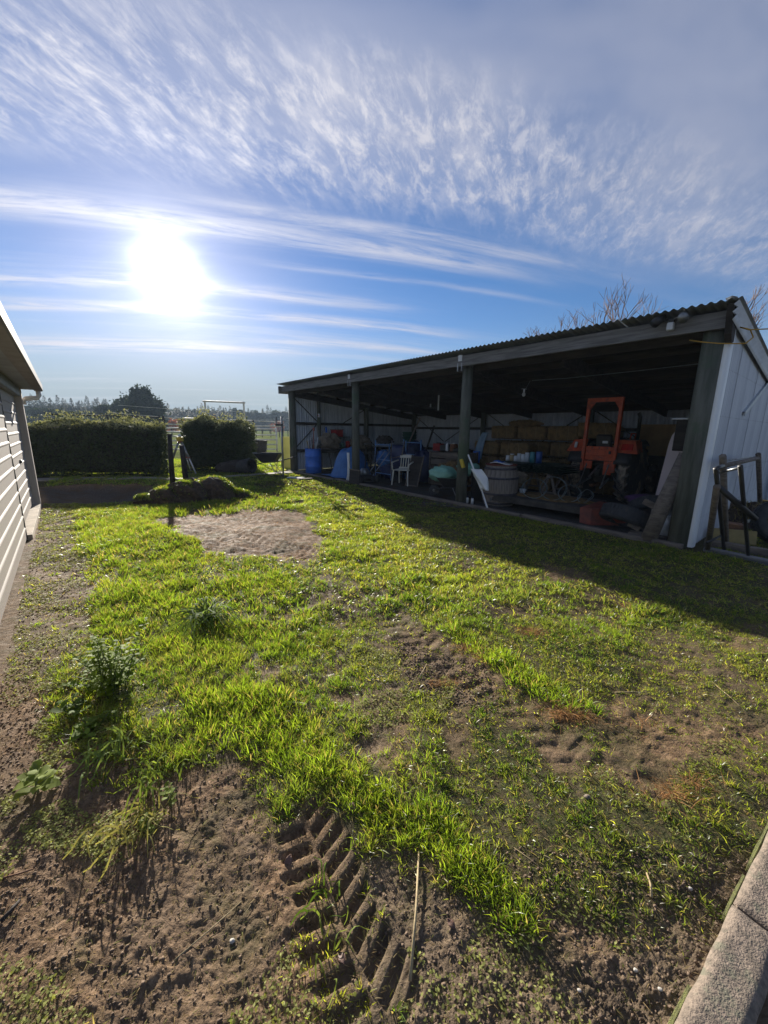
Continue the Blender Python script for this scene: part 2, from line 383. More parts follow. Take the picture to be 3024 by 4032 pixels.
def inst(src, name, parent, loc=(0, 0, 0), rot=(0, 0, 0), scale=None):      # another object on the same mesh
    c = bpy.data.objects.new(name, src.data); COL.objects.link(c); c.parent = parent; c.location = loc; c.rotation_euler = rot
    if scale: c.scale = scale
    return c
def npmesh(name, V, F, m, col=None, smooth=False, parent=None, kind=None):
    """V (n,3), F (k,3|4) arrays; col per-vertex colours."""
    me = bpy.data.meshes.new(name); V = np.asarray(V, np.float32); F = np.asarray(F, np.int32)
    nv, nf, kk = len(V), len(F), F.shape[1]
    me.vertices.add(nv); me.vertices.foreach_set('co', V.ravel())
    me.loops.add(nf*kk); me.loops.foreach_set('vertex_index', F.ravel())
    me.polygons.add(nf); me.polygons.foreach_set('loop_start', np.arange(0, nf*kk, kk, dtype=np.int32))
    me.polygons.foreach_set('loop_total', np.full(nf, kk, np.int32))
    if smooth: me.polygons.foreach_set('use_smooth', np.ones(nf, bool))
    me.update(calc_edges=True)
    if col is not None:
        a = me.color_attributes.new('col', 'FLOAT_COLOR', 'POINT')
        c4 = np.ones((nv, 4), np.float32); c4[:, :3] = col; a.data.foreach_set('color', c4.ravel())
    me.materials.append(m); o = bpy.data.objects.new(name, me); COL.objects.link(o)
    if parent: o.parent = parent
    if kind: o['kind'] = kind
    return o

# ============================================================ GROUND
def PG(pts): return np.array([G(*p)[:2] for p in pts])
def sdist(poly, x, y):
    """signed distance to polygon, positive inside"""
    n = len(poly); d = np.full(x.shape, 1e9); ins = np.zeros(x.shape, bool)
    for i in range(n):
        ax, ay = poly[i]; bx, by = poly[(i+1) % n]; ex, ey = bx-ax, by-ay
        t = np.clip(((x-ax)*ex+(y-ay)*ey)/(ex*ex+ey*ey+1e-12), 0, 1)
        d = np.minimum(d, np.hypot(x-ax-t*ex, y-ay-t*ey))
        c = ((ay > y) != (by > y)) & (x < (bx-ax)*(y-ay)/(by-ay+1e-12)+ax); ins ^= c
    return np.where(ins, d, -d)
P_BL = PG([(-300, 1420), (60, 1430), (150, 1560), (270, 1660), (430, 1640), (540, 1650), (560, 1760), (610, 1800), (640, 2000), (700, 2300), (-600, 2300)])
P_STRIP = PG([(80, 1075), (160, 1085), (172, 1180), (190, 1250), (165, 1400), (100, 1500), (-300, 1600), (-120, 1400), (40, 1130)])
P_RECT = PG([(335, 1122), (480, 1088), (650, 1105), (700, 1160), (660, 1214), (560, 1204), (430, 1184)])
P_MUD1 = PG([(800, 1330), (880, 1320), (1010, 1420), (1100, 1475), (1090, 1540), (960, 1510), (870, 1450)])
P_MUD2 = PG([(740, 1480), (860, 1480), (900, 1590), (850, 1640), (770, 1590)])
P_MUD3 = PG([(1180, 1530), (1330, 1490), (1480, 1540), (1700, 1530), (1700, 1600), (1520, 1620), (1400, 1660), (1260, 1590)])
P_MUDB = PG([(760, 1830), (880, 1800), (960, 1900), (1060, 2010), (1150, 2050), (1280, 2080), (1450, 1970), (1620, 1880), (1900, 1900), (1700, 2400), (700, 2400), (790, 2000)])
P_MUDG = PG([(1150, 1215), (1250, 1225), (1290, 1262), (1180, 1250)])
P_MUDC = PG([(1050, 1480), (1180, 1560), (1330, 1700), (1230, 1680), (1100, 1560)])
P_TRENCH = PG([(80, 1052), (200, 1046), (310, 1046), (345, 1064), (330, 1080), (250, 1080), (95, 1088)])
BARES = [(P_BL, .10, 1.0), (P_STRIP, .08, .85), (P_RECT, .12, 1.0), (P_MUD1, .14, .72), (P_MUD2, .08, .8), (P_MUD3, .16, .75), (P_MUDB, .10, 1.0), (P_MUDG, .1, .7), (P_MUDC, .08, .3), (P_TRENCH, .2, 1.0)]
TRACKS = [(PG([(645, 1735), (674, 1804), (700, 1880), (739, 1998), (790, 2110), (850, 2230)]), .225, .026, .080, .15, .5),
          (PG([(830, 1310), (870, 1345), (930, 1395), (1030, 1460), (1120, 1520), (1200, 1590), (1260, 1660)]), .27, .009, .12, .3, .45),
          (PG([(300, 1120), (430, 1150), (700, 1200)]), .40, .016, .11, .3, .4), (PG([(330, 1095), (500, 1110), (760, 1150)]), .36, .012, .11, .3, .4),
          (PG([(1490, 1520), (1400, 1600), (1350, 1700)]), .28, .008, .12, .3, .4)]
def track_uv(pts, x, y):
    best = np.full(x.shape, 1e9); U = np.zeros(x.shape); Vv = np.zeros(x.shape); acc = 0
    for i in range(len(pts)-1):
        a = pts[i]; b = pts[i+1]; e = b-a; L = np.hypot(*e); e = e/L
        t = (x-a[0])*e[0]+(y-a[1])*e[1]; tc_ = np.clip(t, 0, L); v = -(x-a[0])*e[1]+(y-a[1])*e[0]
        d = np.hypot(x-a[0]-e[0]*tc_, y-a[1]-e[1]*tc_); k = d < best
        best = np.where(k, d, best); U = np.where(k, acc+t, U); Vv = np.where(k, v, Vv); acc += L
    return U, Vv, best, acc
def sstep(a, b, x):
    t = np.clip((x-a)/(b-a), 0, 1); return t*t*(3-2*t)
def frames(x, y):
    s = (x-P4[0])*SD[0]+(y-P4[1])*SD[1]; w = (x-P4[0])*SN[0]+(y-P4[1])*SN[1]; return s, w
LA = np.array([.6345, -.7729]); LN = np.array([.7729, .6345]); LO = np.array([-6.97, 7.60])
def lframe(x, y): return (x-LO[0])*LA[0]+(y-LO[1])*LA[1], (x-LO[0])*LN[0]+(y-LO[1])*LN[1]
def bare(x, y):
    wx = x + (fbm(x, y, 3.0, 3, 3)-.5)*.35 + (fbm(x, y, 14.0, 2, 5)-.5)*.10
    wy = y + (fbm(x, y, 3.0, 3, 8)-.5)*.35 + (fbm(x, y, 14.0, 2, 9)-.5)*.10
    B = np.zeros(x.shape)
    for poly, soft, amt in BARES:
        B = np.maximum(B, sstep(-soft, soft*.6, sdist(poly, wx, wy))*amt)
    pn = fbm(x, y, 2.2, 4, 21); near = 1-sstep(3.0, 6.5, y)
    B = np.maximum(B, sstep(.60, .74, pn)*.6*near)
    right = sstep(.2, 1.4, x)*(1-sstep(3.2, 4.5, y)); B = np.maximum(B, sstep(.46, .66, fbm(x, y, 3.1, 4, 31))*.55*right)
    B = np.maximum(B, sstep(.66, .78, fbm(x, y, 1.1, 4, 41))*.4)
    return B
def tracks(x, y):
    H = np.zeros(x.shape); Mk = np.zeros(x.shape)
    for pts, wd, dp, pit, kl, kr in TRACKS:
        U, V, D, L = track_uv(pts, x, y)
        wob = (fbm(x, y, 9.0, 2, 55)-.5)*.05
        inside = sstep(wd/2+.03, wd/2-.01, np.abs(V)+wob)*sstep(-.1, .1, U)*sstep(L+.1, L-.1, U)
        ph = (U + np.abs(V)*np.where(V > 0, kr, kl) + (V > 0)*pit*.5)/pit + wob; fr = ph-np.floor(ph)
        lug = sstep(.03, .13, fr)*sstep(.62, .48, fr)*sstep(.006, .016, np.abs(V))
        fade = .6+.5*fbm(x, y, 2.0, 2, 77)
        fade = fade*(.6+.4*sstep(.72, .98, y)); H = H - inside*fade*dp*(.18+lug*1.0); Mk = np.maximum(Mk, inside)
        rim = sstep(wd/2-.01, wd/2+.03, np.abs(V))*sstep(wd/2+.12, wd/2+.04, np.abs(V)); H = H + rim*dp*.3*(U > 0)*(U < L)
    return H, Mk
def height(x, y, detail=True):
    x = np.asarray(x, float); y = np.asarray(y, float)
    s, w = frames(x, y); lx, ly = lframe(x, y)
    shed = sstep(-1.2, -.15, w)*sstep(-1.2, -.3, s)*sstep(13.2, 12.3, s)
    lsh = sstep(.5, .0, ly)
    h = (fbm(x, y, .35, 3, 2)-.5)*.16 + (fbm(x, y, 1.3, 3, 12)-.5)*.07
    h = h*np.clip(y/3, 0, 1)*(1-sstep(18, 40, y)) + (fbm(x, y, 4.0, 3, 14)-.5)*.035
    if detail:
        B = bare(x, y); th, mk = tracks(x, y); B0 = B; B = B*(1-.75*mk*(y < 1.8))
        h = h + (fbm(x, y, 17.0, 5, 15, .68)-.5)*(.010+.016*B) + (fbm(x+.3*fbm(x, y, 9., 2, 4), y, 75.0, 3, 16, .7)-.5)*.011*B - np.abs(fbm(x, y, 11.0, 4, 17, .6)-.5)*.03*B*sstep(.5, .62, fbm(x, y, 3.0, 2, 63))
        h = h*1.0 - .012*B + th
        ridg = np.abs(fbm(x*1.0+y*.5, y-x*.5, 7.0, 3, 18)-.5)*.05*sstep(.1, -.2, sdist(P_MUDB, x, y)*-1)*0
        h = h + ridg
    h = h - .16*sstep(-.05, .25, sdist(P_TRENCH, x, y))
    h = h*(1-np.maximum(shed, lsh*.9)) - .0*shed
    h = h + shed*(fbm(x, y, 8, 3, 19)-.5)*.02 - lsh*.02
    return h
def hz(x, y): return float(height(np.array([x]), np.array([y]))[0])

def ground():
    ys = [-60, -30, -15, -8, -4, -2, -1, -.4, 0, .25, .45]; y = .55
    while y < 22: ys.append(y); y *= 1.0068 if y < 5 else 1.010
    while y < 900: ys.append(y); y *= 1.12
    ys = np.array(ys); tx = list(np.linspace(-1.32, 1.32, 430)); e = []; t = 1.36
    while t < 40: e.append(t); t *= 1.35
    tx = np.array([-q for q in e[::-1]]+tx+e)
    sc = np.where(ys > .5, ys, .5+np.clip(.5-ys, 0, None)*.6)
    X = tx[None, :]*sc[:, None]; Y = np.repeat(ys[:, None], len(tx), 1)
    near = (Y < 30) & (np.abs(X) < 40)
    Z = np.zeros(X.shape); Z[near] = height(X[near], Y[near])
    B = np.zeros(X.shape); B[near] = bare(X[near], Y[near]); _, tk = tracks(X, Y); B = np.maximum(B, tk*np.where(Y < 1.75, .85, .6))
    trn = sstep(-.1, .15, sdist(P_TRENCH, X, Y)); s, w = frames(X, Y); grav_shade = sstep(-.22, -.05, w)*sstep(-.2, -.0, s)*sstep(12.3, 12.1, s)*(w < 6.6)
    wet = sstep(.45, .6, fbm(X, Y, 1.7, 3, 61))
    mudb = sstep(-.2, .1, sdist(P_MUDB, X, Y)); rect = sstep(-.1, .1, sdist(P_RECT, X, Y))
    ny, nx = X.shape; V = np.stack([X, Y, Z], -1).reshape(-1, 3)
    i = np.arange(ny-1)[:, None]*nx+np.arange(nx-1)[None, :]
    F = np.stack([i, i+1, i+nx+1, i+nx], -1).reshape(-1, 4)
    grav_shade = np.maximum(grav_shade, trn*.92); col = np.stack([B, grav_shade, np.maximum(wet*.5, mudb)*(1-rect)], -1).reshape(-1, 3)  # trench: dark topsoil, darkened further to carry the hedge's shadow
    m = bpy.data.materials.new('soil_and_grass_base'); m.use_nodes = True; t = m.node_tree; t.nodes.clear(); N = NT(t)
    co = N.n('ShaderNodeTexCoord').outputs['Object']
    at = N.n('ShaderNodeAttribute', attribute_name='col').outputs['Color']; sp = N.n('ShaderNodeSeparateColor', i_0=at)
    def nz(sc, d=6, r=.6): return N.n('ShaderNodeTexNoise', i_Vector=co, i_Scale=sc, i_Detail=float(d), i_Roughness=r).outputs[0]
    soil = N.mix(N.ramp(nz(7), .35, .68), (.205, .128, .072), (.112, .069, .041))
    soil = N.mix(N.ramp(nz(45, 4), .45, .7), soil, (.32, .21, .125))
    soil = N.mix(N.ramp(nz(120, 3), .55, .68), soil, (.045, .03, .021))
    mud = N.mix(N.ramp(nz(5), .38, .66), (.165, .120, .078), (.105, .077, .052))
    mud = N.mix(N.ramp(nz(60, 4), .5, .72), mud, (.23, .17, .112))
    soil = N.mix(sp.outputs[2], soil, mud)
    moss = N.mix(N.ramp(nz(30), .4, .65), (.065, .065, .025), (.11, .085, .045))
    soil = N.mix(N.m('MULTIPLY', N.ramp(nz(2.6), .50, .62), .55), soil, moss)
    under = N.mix(N.ramp(nz(18), .35, .65), (.050, .055, .020), (.085, .065, .036))
    y = N.n('ShaderNodeSeparateXYZ', i_0=co).outputs[1]
    pad = N.mix(N.ramp(nz(.6), .35, .65), (.16, .21, .065), (.20, .19, .085)); pad = N.mix(N.ramp(nz(9, 4), .4, .7), pad, (.10, .13, .04))
    under = N.mix(N.ramp(y, 13.0, 20.0), under, pad)
    c = N.mix(sp.outputs[0], under, soil)
    gr = N.mix(N.ramp(nz(55, 3), .42, .6), (.10, .095, .09), (.035, .033, .03)); gr = N.mix(N.ramp(nz(3), .45, .65), gr, (.07, .055, .04))
    c = N.mix(sp.outputs[1], c, gr)
    p = N.n('ShaderNodeBsdfPrincipled', i_Base_Color=c); t.links.new(N.m('MULTIPLY', N.m('SUBTRACT', 1.0, N.ramp(y, 4.0, 9.0)), .12), p.inputs['Specular IOR Level'])
    rg = N.n('ShaderNodeMapRange', i_0=nz(14), i_1=.35, i_2=.7, i_3=.7, i_4=1.0).outputs[0]; t.links.new(rg, p.inputs['Roughness'])
    b1 = N.n('ShaderNodeBump', i_Strength=.6, i_Distance=.012, i_Height=nz(90, 5, .7)); b2 = N.n('ShaderNodeBump', i_Strength=.5, i_Distance=.02, i_Height=nz(28, 4), i_Normal=b1.outputs[0])
    t.links.new(b2.outputs[0], p.inputs['Normal']); t.links.new(p.outputs[0], N.n('ShaderNodeOutputMaterial').inputs[0])
    npmesh('ground', V, F, m, col, smooth=True, kind='structure')
ground()

# ============================================================ GRASS AND SMALL GROWTH
CURB = np.array([G(1659, 1803)[:2], G(1481, 2168)[:2], G(1605, 2212)[:2], G(1659, 2069)[:2]])
def excluded(x, y):
    s, w = frames(x, y); lx, ly = lframe(x, y)
    e = (w > -.24) & (s > -.35) & (s < 12.4) & (w < 7)
    e |= (ly < .06) & (lx > -6)
    e |= (x > .86+1.458*(y-.78)) & (y < 3.4)
    e |= (sdist(P_TRENCH, x, y) > .05)
    return e
def blades(cx, cy, nper, spread, L, wd, col, lean=(.15, .75), tilt_out=.5, colj=.20, seg=2, z=None, jit=None):
    """arrays per clump -> blade geometry for all clumps"""
    k = np.repeat(np.arange(len(cx)), nper); n = len(k)
    r = np.abs(RS.randn(n))*spread[k]; a = RS.rand(n)*2*pi
    x = cx[k]+r*np.cos(a); y = cy[k]+r*np.sin(a)
    z = height(x, y) if z is None else z[k]
    out = np.where(RS.rand(n) < tilt_out, a+RS.randn(n)*.5, RS.rand(n)*2*pi)
    ph = lean[0]+(lean[1]-lean[0])*RS.rand(n)+.25*r/np.maximum(spread[k], 1e-3)*.4
    Ln = L[k]*(.55+.75*RS.rand(n)); w = wd[k]*(.7+.6*RS.rand(n))
    dx, dy = np.cos(out), np.sin(out); fa = RS.rand(n)*pi; px, py = np.cos(fa), np.sin(fa)
    P = np.stack([x, y, z-.004], -1); D = np.stack([dx, dy, 0*dx], -1); S = np.stack([px, py, .2*RS.randn(n)], -1)
    def pt(t):
        o = P+D*(Ln*np.sin(ph)*t**1.6)[:, None]; o[:, 2] += Ln*np.cos(ph)*(t-.22*np.sin(ph)*t*t*1.3); return o
    hw = (w/2)[:, None]
    b, m_, tp = pt(0.0), pt(.55), pt(1.0)
    V = np.stack([b-S*hw, b+S*hw, m_+S*hw*.8, m_-S*hw*.8, tp], 1).reshape(-1, 3)
    i = np.arange(n)[:, None]*5
    F = np.concatenate([i+np.array([0, 1, 2]), i+np.array([0, 2, 3]), i+np.array([3, 2, 4])], 0)
    c = col[k]*(1+colj*RS.randn(n, 1)); dry = RS.rand(n) < .13; c[dry] = np.array([.34, .27, .14])*(.7+.5*RS.rand(dry.sum(), 1))
    C = np.repeat(np.clip(c, .004, .9), 5, 0)
    tipc = np.zeros(n*5, bool); tipc[4::5] = True; C[tipc] *= np.array([1.12, 1.06, .8])
    return V, F, C
def merge(parts):
    V = []; F = []; C = []; o = 0
    for v, f, c in parts: V.append(v); F.append(f+o); C.append(c); o += len(v)
    return np.concatenate(V), np.concatenate(F), np.concatenate(C)
GREEN = np.array([.095, .165, .024]); LUSH = np.array([.165, .270, .028]); YEL = np.array([.38, .42, .062]); DULL = np.array([.19, .225, .058])
def lawn(y0, y1, dens, nper, Lr, wr, spr):
    area = 0; n = int(dens*((y1**2-y0**2)*1.16+1.2*(y1-y0)))
    y = np.sqrt(RS.rand(n)*(y1**2-y0**2)+y0**2); x = (RS.rand(n)*2-1)*(1.16*y+.5)
    B = bare(x, y); _, tk = tracks(x, y)
    tk = tk*np.where(y < 1.75, 1.04, .35+.5*(fbm(x, y, 5, 2, 90) > .5))
    den_ = (1-B)**1.3*(1-tk*.93)
    den_ = den_*(.5+.8*sstep(.30, .52, fbm(x, y, 5.5, 3, 71)))
    keep = (RS.rand(n) < den_*1.3) & ~excluded(x, y); x, y = x[keep], y[keep]; B = B[keep]
    n = len(x); lush = sstep(.42, .66, fbm(x, y, 1.6, 3, 81)); q = fbm(x, y, 6, 2, 83)
    s, w = frames(x, y); front = sstep(-3.2, -2.0, w)*(s < 12)
    left = sstep(1.2, -.5, x)*sstep(2.2, 3.2, y); lush = np.clip(lush+.25*left-.3*front*(y < 20), 0, 1)
    L = (Lr[0]+(Lr[1]-Lr[0])*np.clip(lush*.75+.35*q, 0, 1))*(1-.5*B)*(1-.28*front)
    wd = np.full(n, 1.0)*(wr[0]+(wr[1]-wr[0])*RS.rand(n))
    sp = spr*(.7+.6*RS.rand(n))
    yel = sstep(.42, .70, fbm(x, y, 2.7, 3, 91))*.8+.35*RS.rand(n)**2; dk_ = sstep(.48, .62, fbm(x, y, 7.5, 3, 92))*.75; lush = lush*(1-dk_); yel = yel*(1-dk_*.9)
    col = GREEN*(1-lush[:, None])+LUSH*lush[:, None]; col = col*(1-yel[:, None]*.65)+YEL*yel[:, None]*.65
    dl = (sstep(.5, .7, fbm(x, y, 3.3, 3, 95))*.6)[:, None]; col = col*(1-dl)+DULL*dl
    col = col*(1-.12*front[:, None])
    return blades(x, y, nper, sp, L, wd, col, lean=(.2, 1.05))
near = merge([lawn(.6, 3.2, 640, 19, (.022, .062), (.0022, .0042), .022)])
def mat_turf(y0, y1, dens, L, wd):
    n = int(dens*((y1**2-y0**2)*1.16+1.2*(y1-y0))); y = np.sqrt(RS.rand(n)*(y1**2-y0**2)+y0**2); x = (RS.rand(n)*2-1)*(1.16*y+.5); B = bare(x, y)
    tk = tracks(x, y)[1]*np.where(y < 1.75, 1, .3); k = (RS.rand(n) < (1-tk*.92)*(1-B)**1.1*(.35+.8*sstep(.32, .5, fbm(x, y, 9, 3, 121)))) & ~excluded(x, y); x, y = x[k], y[k]; n = len(x); r1 = RS.rand(n, 1); r2 = RS.rand(n, 1)
    col = np.where(r1 < .35, DULL, np.where(r1 < .80, YEL, np.array([.36, .30, .15])))*(.6+.9*r2)
    return blades(x, y, 5, np.full(n, .012)+.004*y, np.full(n, L)*(.6+.7*RS.rand(n)), np.full(n, wd)+.0009*y, col, lean=(.6, 1.5), tilt_out=.3)
short = merge([mat_turf(.6, 3.2, 1500, .036, .0021), mat_turf(3.2, 7.5, 620, .055, .0032)])
npmesh('short_matted_turf', short[0], short[1], M_grass, short[2], kind='stuff')
mid = merge([lawn(3.2, 8.0, 300, 15, (.030, .085), (.0045, .008), .035)])
far = merge([lawn(8.0, 19.0, 95, 12, (.035, .09), (.010, .017), .06)])
for nm, d in (('lawn_grass', near), ('lawn_grass', mid), ('lawn_grass', far)): npmesh(nm, d[0], d[1], M_grass, d[2], kind='stuff')
print('grass tris', len(near[1]), len(mid[1]), len(far[1]))

def spots(poly_disp, n):
    p = PG(poly_disp); lo = p.min(0); hi = p.max(0); x = lo[0]+RS.rand(n*6)*(hi[0]-lo[0]); y = lo[1]+RS.rand(n*6)*(hi[1]-lo[1])
    k = sdist(p, x, y) > 0; return x[k][:n], y[k][:n]
# longer tufts: swathes the eye picks out, plus the fringe of the tyre-marked patch
TU = []
for poly, n, L, c in (([(380, 1480), (620, 1480), (740, 1640), (720, 1700), (560, 1640), (430, 1600)], 210, .11, LUSH), ([(700, 1640), (960, 1740), (1180, 1990), (1120, 2030), (900, 1820), (780, 1800)], 150, .075, LUSH),
                      ([(960, 1340), (1180, 1450), (1300, 1540), (1180, 1530), (1010, 1400)], 110, .10, LUSH), ([(480, 1084), (620, 1075), (640, 1098), (340, 1118), (300, 1100)], 130, .16, GREEN),
                      ([(170, 1130), (340, 1130), (430, 1190), (400, 1300), (190, 1260)], 170, .15, LUSH*.9), ([(210, 1280), (620, 1230), (700, 1360), (420, 1480), (230, 1420)], 300, .11, LUSH),
                      ([(680, 1100), (820, 1090), (1000, 1230), (820, 1330), (700, 1230)], 200, .09, YEL*.85), ([(520, 1060), (620, 1050), (760, 1080), (640, 1100)], 60, .12, GREEN),
                      ([(100, 1500), (330, 1560), (420, 1640), (230, 1700), (120, 1600)], 90, .09, GREEN), ([(640, 1880), (690, 1880), (700, 1930), (650, 1930)], 3, .06, LUSH), ([(640, 2010), (720, 2010), (730, 2070), (650, 2080)], 5, .05, YEL*.8), ([(660, 2090), (820, 2130), (800, 2200), (680, 2200)], 6, .04, YEL*.7)):
    x, y = spots(poly, n); k = ~excluded(x, y); x, y = x[k], y[k]; n = len(x)
    mixc = RS.rand(n, 1); col = c*(1-mixc*.5)+YEL*mixc*.5*.8
    TU.append(blades(x, y, 26, np.full(n, .02)+.008*y, np.full(n, L)*.72*(.55+.6*RS.rand(n)), np.full(n, .0036)+.0012*np.clip(y-1.5, 0, 6), col, lean=(.15, 1.0), tilt_out=.8))
d = merge(TU); npmesh('grass_tufts', d[0], d[1], M_grass, d[2], kind='stuff'); print('tufts', len(d[1]))

def flat_leaves(x, y, size, col, asp=.6, tilt=.32, lift=.01, jit=.2):
    n = len(x); z = height(x, y)+lift*RS.rand(n)+.003; a = RS.rand(n)*2*pi
    t1 = RS.randn(n)*tilt; t2 = RS.randn(n)*tilt
    U = np.stack([np.cos(a)*np.cos(t1), np.sin(a)*np.cos(t1), np.sin(t1)], -1); Vv = np.stack([-np.sin(a)*np.cos(t2), np.cos(a)*np.cos(t2), np.sin(t2)], -1)
    P = np.stack([x, y, z], -1); h = (size*(.6+.8*RS.rand(n)))[:, None]/2
    V = np.stack([P-U*h, P-Vv*h*asp+U*h*.2, P+U*h, P+Vv*h*asp+U*h*.2], 1).reshape(-1, 3)
    i = np.arange(n)[:, None]*4; F = np.concatenate([i+np.array([0, 1, 2]), i+np.array([0, 2, 3])], 0)
    C = np.repeat(np.clip(col*(1+jit*RS.randn(n, 1)), .004, .9), 4, 0); return V, F, C
def patchy(poly, n, thr, sc=4, seed=101):
    x, y = spots(poly, n); k = (fbm(x, y, sc, 3, seed) > thr) & ~excluded(x, y) & (RS.rand(len(x)) > tracks(x, y)[1]*.9); return x[k], y[k]
CH = []
for poly, n, thr in (([(85, 1085), (170, 1085), (190, 1300), (210, 1480), (60, 1540), (-60, 1480), (-30, 1390), (60, 1130)], 26000, .44), ([(90, 1470), (330, 1560), (420, 1650), (330, 1800), (150, 1860), (0, 1760), (0, 1560)], 13000, .50),
                     ([(-100, 1800), (230, 1800), (430, 2060), (420, 2250), (-200, 2250)], 4500, .56), ([(740, 1380), (1000, 1420), (960, 1560), (740, 1560)], 6000, .5), ([(460, 1860), (760, 1960), (800, 2250), (400, 2250)], 1800, .55),
                     ([(1250, 1600), (1659, 1600), (1659, 1800), (1350, 1900), (1000, 1700)], 3000, .58), ([(900, 1850), (1300, 1950), (1450, 2250), (850, 2250)], 1800, .58), ([(200, 1400), (330, 1400), (330, 1520), (200, 1500)], 4000, .3)):
    x, y = patchy(poly, n, thr); c = np.array([.32, .34, .11])*(.7+.6*RS.rand(len(x), 1)); CH.append(flat_leaves(x, y, np.full(len(x), .009)+.0022*y, c))
d = merge(CH); npmesh('chickweed_cover', d[0], d[1], M_leaf, d[2], kind='stuff'); print('chick', len(d[1]))
# litter of dry stems and moss shreds on the bare ground
LI = []
for poly, n in (([(-100, 1400), (560, 1640), (700, 2300), (-500, 2300)], 26000), ([(640, 1800), (1659, 1700), (1700, 2300), (640, 2300)], 13000), ([(700, 1320), (1500, 1450), (1659, 1650), (800, 1700)], 14000), ([(40, 1100), (170, 1085), (210, 1400), (60, 1500), (-60, 1400)], 9000), ([(180, 1150), (1000, 1150), (1659, 1450), (1659, 1750), (700, 1500), (200, 1450)], 30000)):
    x, y = spots(poly, n); k = ~excluded(x, y); x, y = x[k], y[k]; n = len(x)
    c = np.where(RS.rand(n, 1) < .55, np.array([.34, .25, .13]), np.array([.19, .19, .07]))*(.5+.8*RS.rand(n, 1))
    LI.append(blades(x, y, 1, np.full(n, .001), np.full(n, .028), np.full(n, .0022)+.0008*y, c, lean=(1.15, 1.55)))
d = merge(LI); npmesh('dry_litter', d[0], d[1], M_dry, d[2], kind='stuff')
# crumbs of soil
def crumbs(n, polys, r0, r1, nm, c0, m):
    xs = []; ys = []
    for p in polys:
        a, b = spots(p, n//len(polys)); xs.append(a); ys.append(b)
    x = np.concatenate(xs); y = np.concatenate(ys); k = ~excluded(x, y) & (RS.rand(len(x)) > tracks(x, y)[1]*.85*np.where(y < 1.75, 1, .4)); x, y = x[k], y[k]; n = len(x)
    r = (r0+(r1-r0)*RS.rand(n)**3)[:, None, None]*(1+.15*y[:, None, None]); z = height(x, y)
    O8 = np.array([[1, 0, 0], [0, 1, 0], [-1, 0, 0], [0, -1, 0], [0, 0, 1], [0, 0, -1]], float)[None]*(1+.5*(RS.rand(n, 6, 1)-.5))
    a = RS.rand(n)*2*pi; R = np.zeros((n, 3, 3)); R[:, 0, 0] = np.cos(a); R[:, 0, 1] = -np.sin(a); R[:, 1, 0] = np.sin(a); R[:, 1, 1] = np.cos(a); R[:, 2, 2] = .65
    V = np.einsum('nij,nkj->nki', R, O8+.25*RS.randn(n, 6, 3))*r+np.stack([x, y, z+r[:, 0, 0]*.25], -1)[:, None]
    i = np.arange(n)[:, None]*6; T = [(0, 1, 4), (1, 2, 4), (2, 3, 4), (3, 0, 4), (1, 0, 5), (2, 1, 5), (3, 2, 5), (0, 3, 5)]
    F = np.concatenate([i+np.array(t) for t in T], 0)
    npmesh(nm, V.reshape(-1, 3), F, m, None, kind='stuff')
M_soilcr = mat('soil_crumbs', (.19, .13, .085), (.10, .068, .046), rough=.95, scale=30, bump=.5)
crumbs(30000, [[(-100, 1400), (560, 1640), (700, 2300), (-500, 2300)], [(-100, 1400), (300, 1640), (400, 2300), (-500, 2300)], [(740, 1820), (1659, 1850), (1700, 2300), (740, 2300)], [(85, 1085), (170, 1085), (190, 1300), (160, 1400), (0, 1500), (60, 1130)], [(840, 1360), (1060, 1440), (1090, 1540), (900, 1500)]], .001, .0065, 'soil_crumbs', None, M_soilcr)
crumbs(2600, [[(870, 1085), (1100, 1110), (1470, 1175), (1330, 1130), (1100, 1080)], [(1100, 1090), (1480, 1180), (1400, 1100), (1200, 1060)]], .006, .014, 'loose_gravel', None, M_gravel)
# tangles of orange-brown old hay
HY = []
for (px, py, rr, n) in ((1150, 1362, .13, 420), (1010, 1395, .10, 260), (1040, 1420, .09, 150), (1215, 1540, .13, 380), (1250, 1545, .1, 160), (1450, 1712, .11, 260), (960, 1470, .10, 150), (1500, 1690, .07, 90), (1390, 1560, .1, 60), (1350, 1300, .12, 90)):
    g = G(px, py); r = np.abs(RS.randn(n))*rr*.6; a = RS.rand(n)*2*pi; x = g[0]+r*np.cos(a)*1.5; y = g[1]+r*np.sin(a)*.7
    HY.append(blades(x, y, 1, np.full(n, .001), np.full(n, .075), np.full(n, .0028), np.tile(np.array([.46, .25, .11]), (n, 1))*(.6+.7*RS.rand(n, 1)), lean=(1.0, 1.5), z=height(x, y)+.012*RS.rand(n)))
x, y = spots([(345, 1125), (480, 1092), (645, 1108), (692, 1160), (655, 1210), (430, 1182)], 9000); k = fbm(x, y, 4, 3, 57) > .40; x, y = x[k], y[k]; n = len(x)
HY.append(blades(x, y, 1, np.full(n, .001), np.full(n, .06), np.full(n, .006), np.tile(np.array([.52, .29, .12]), (n, 1))*(.6+.6*RS.rand(n, 1)), lean=(1.2, 1.55)))
d = merge(HY); npmesh('old_hay_wisps', d[0], d[1], M_dry, d[2], kind='stuff')

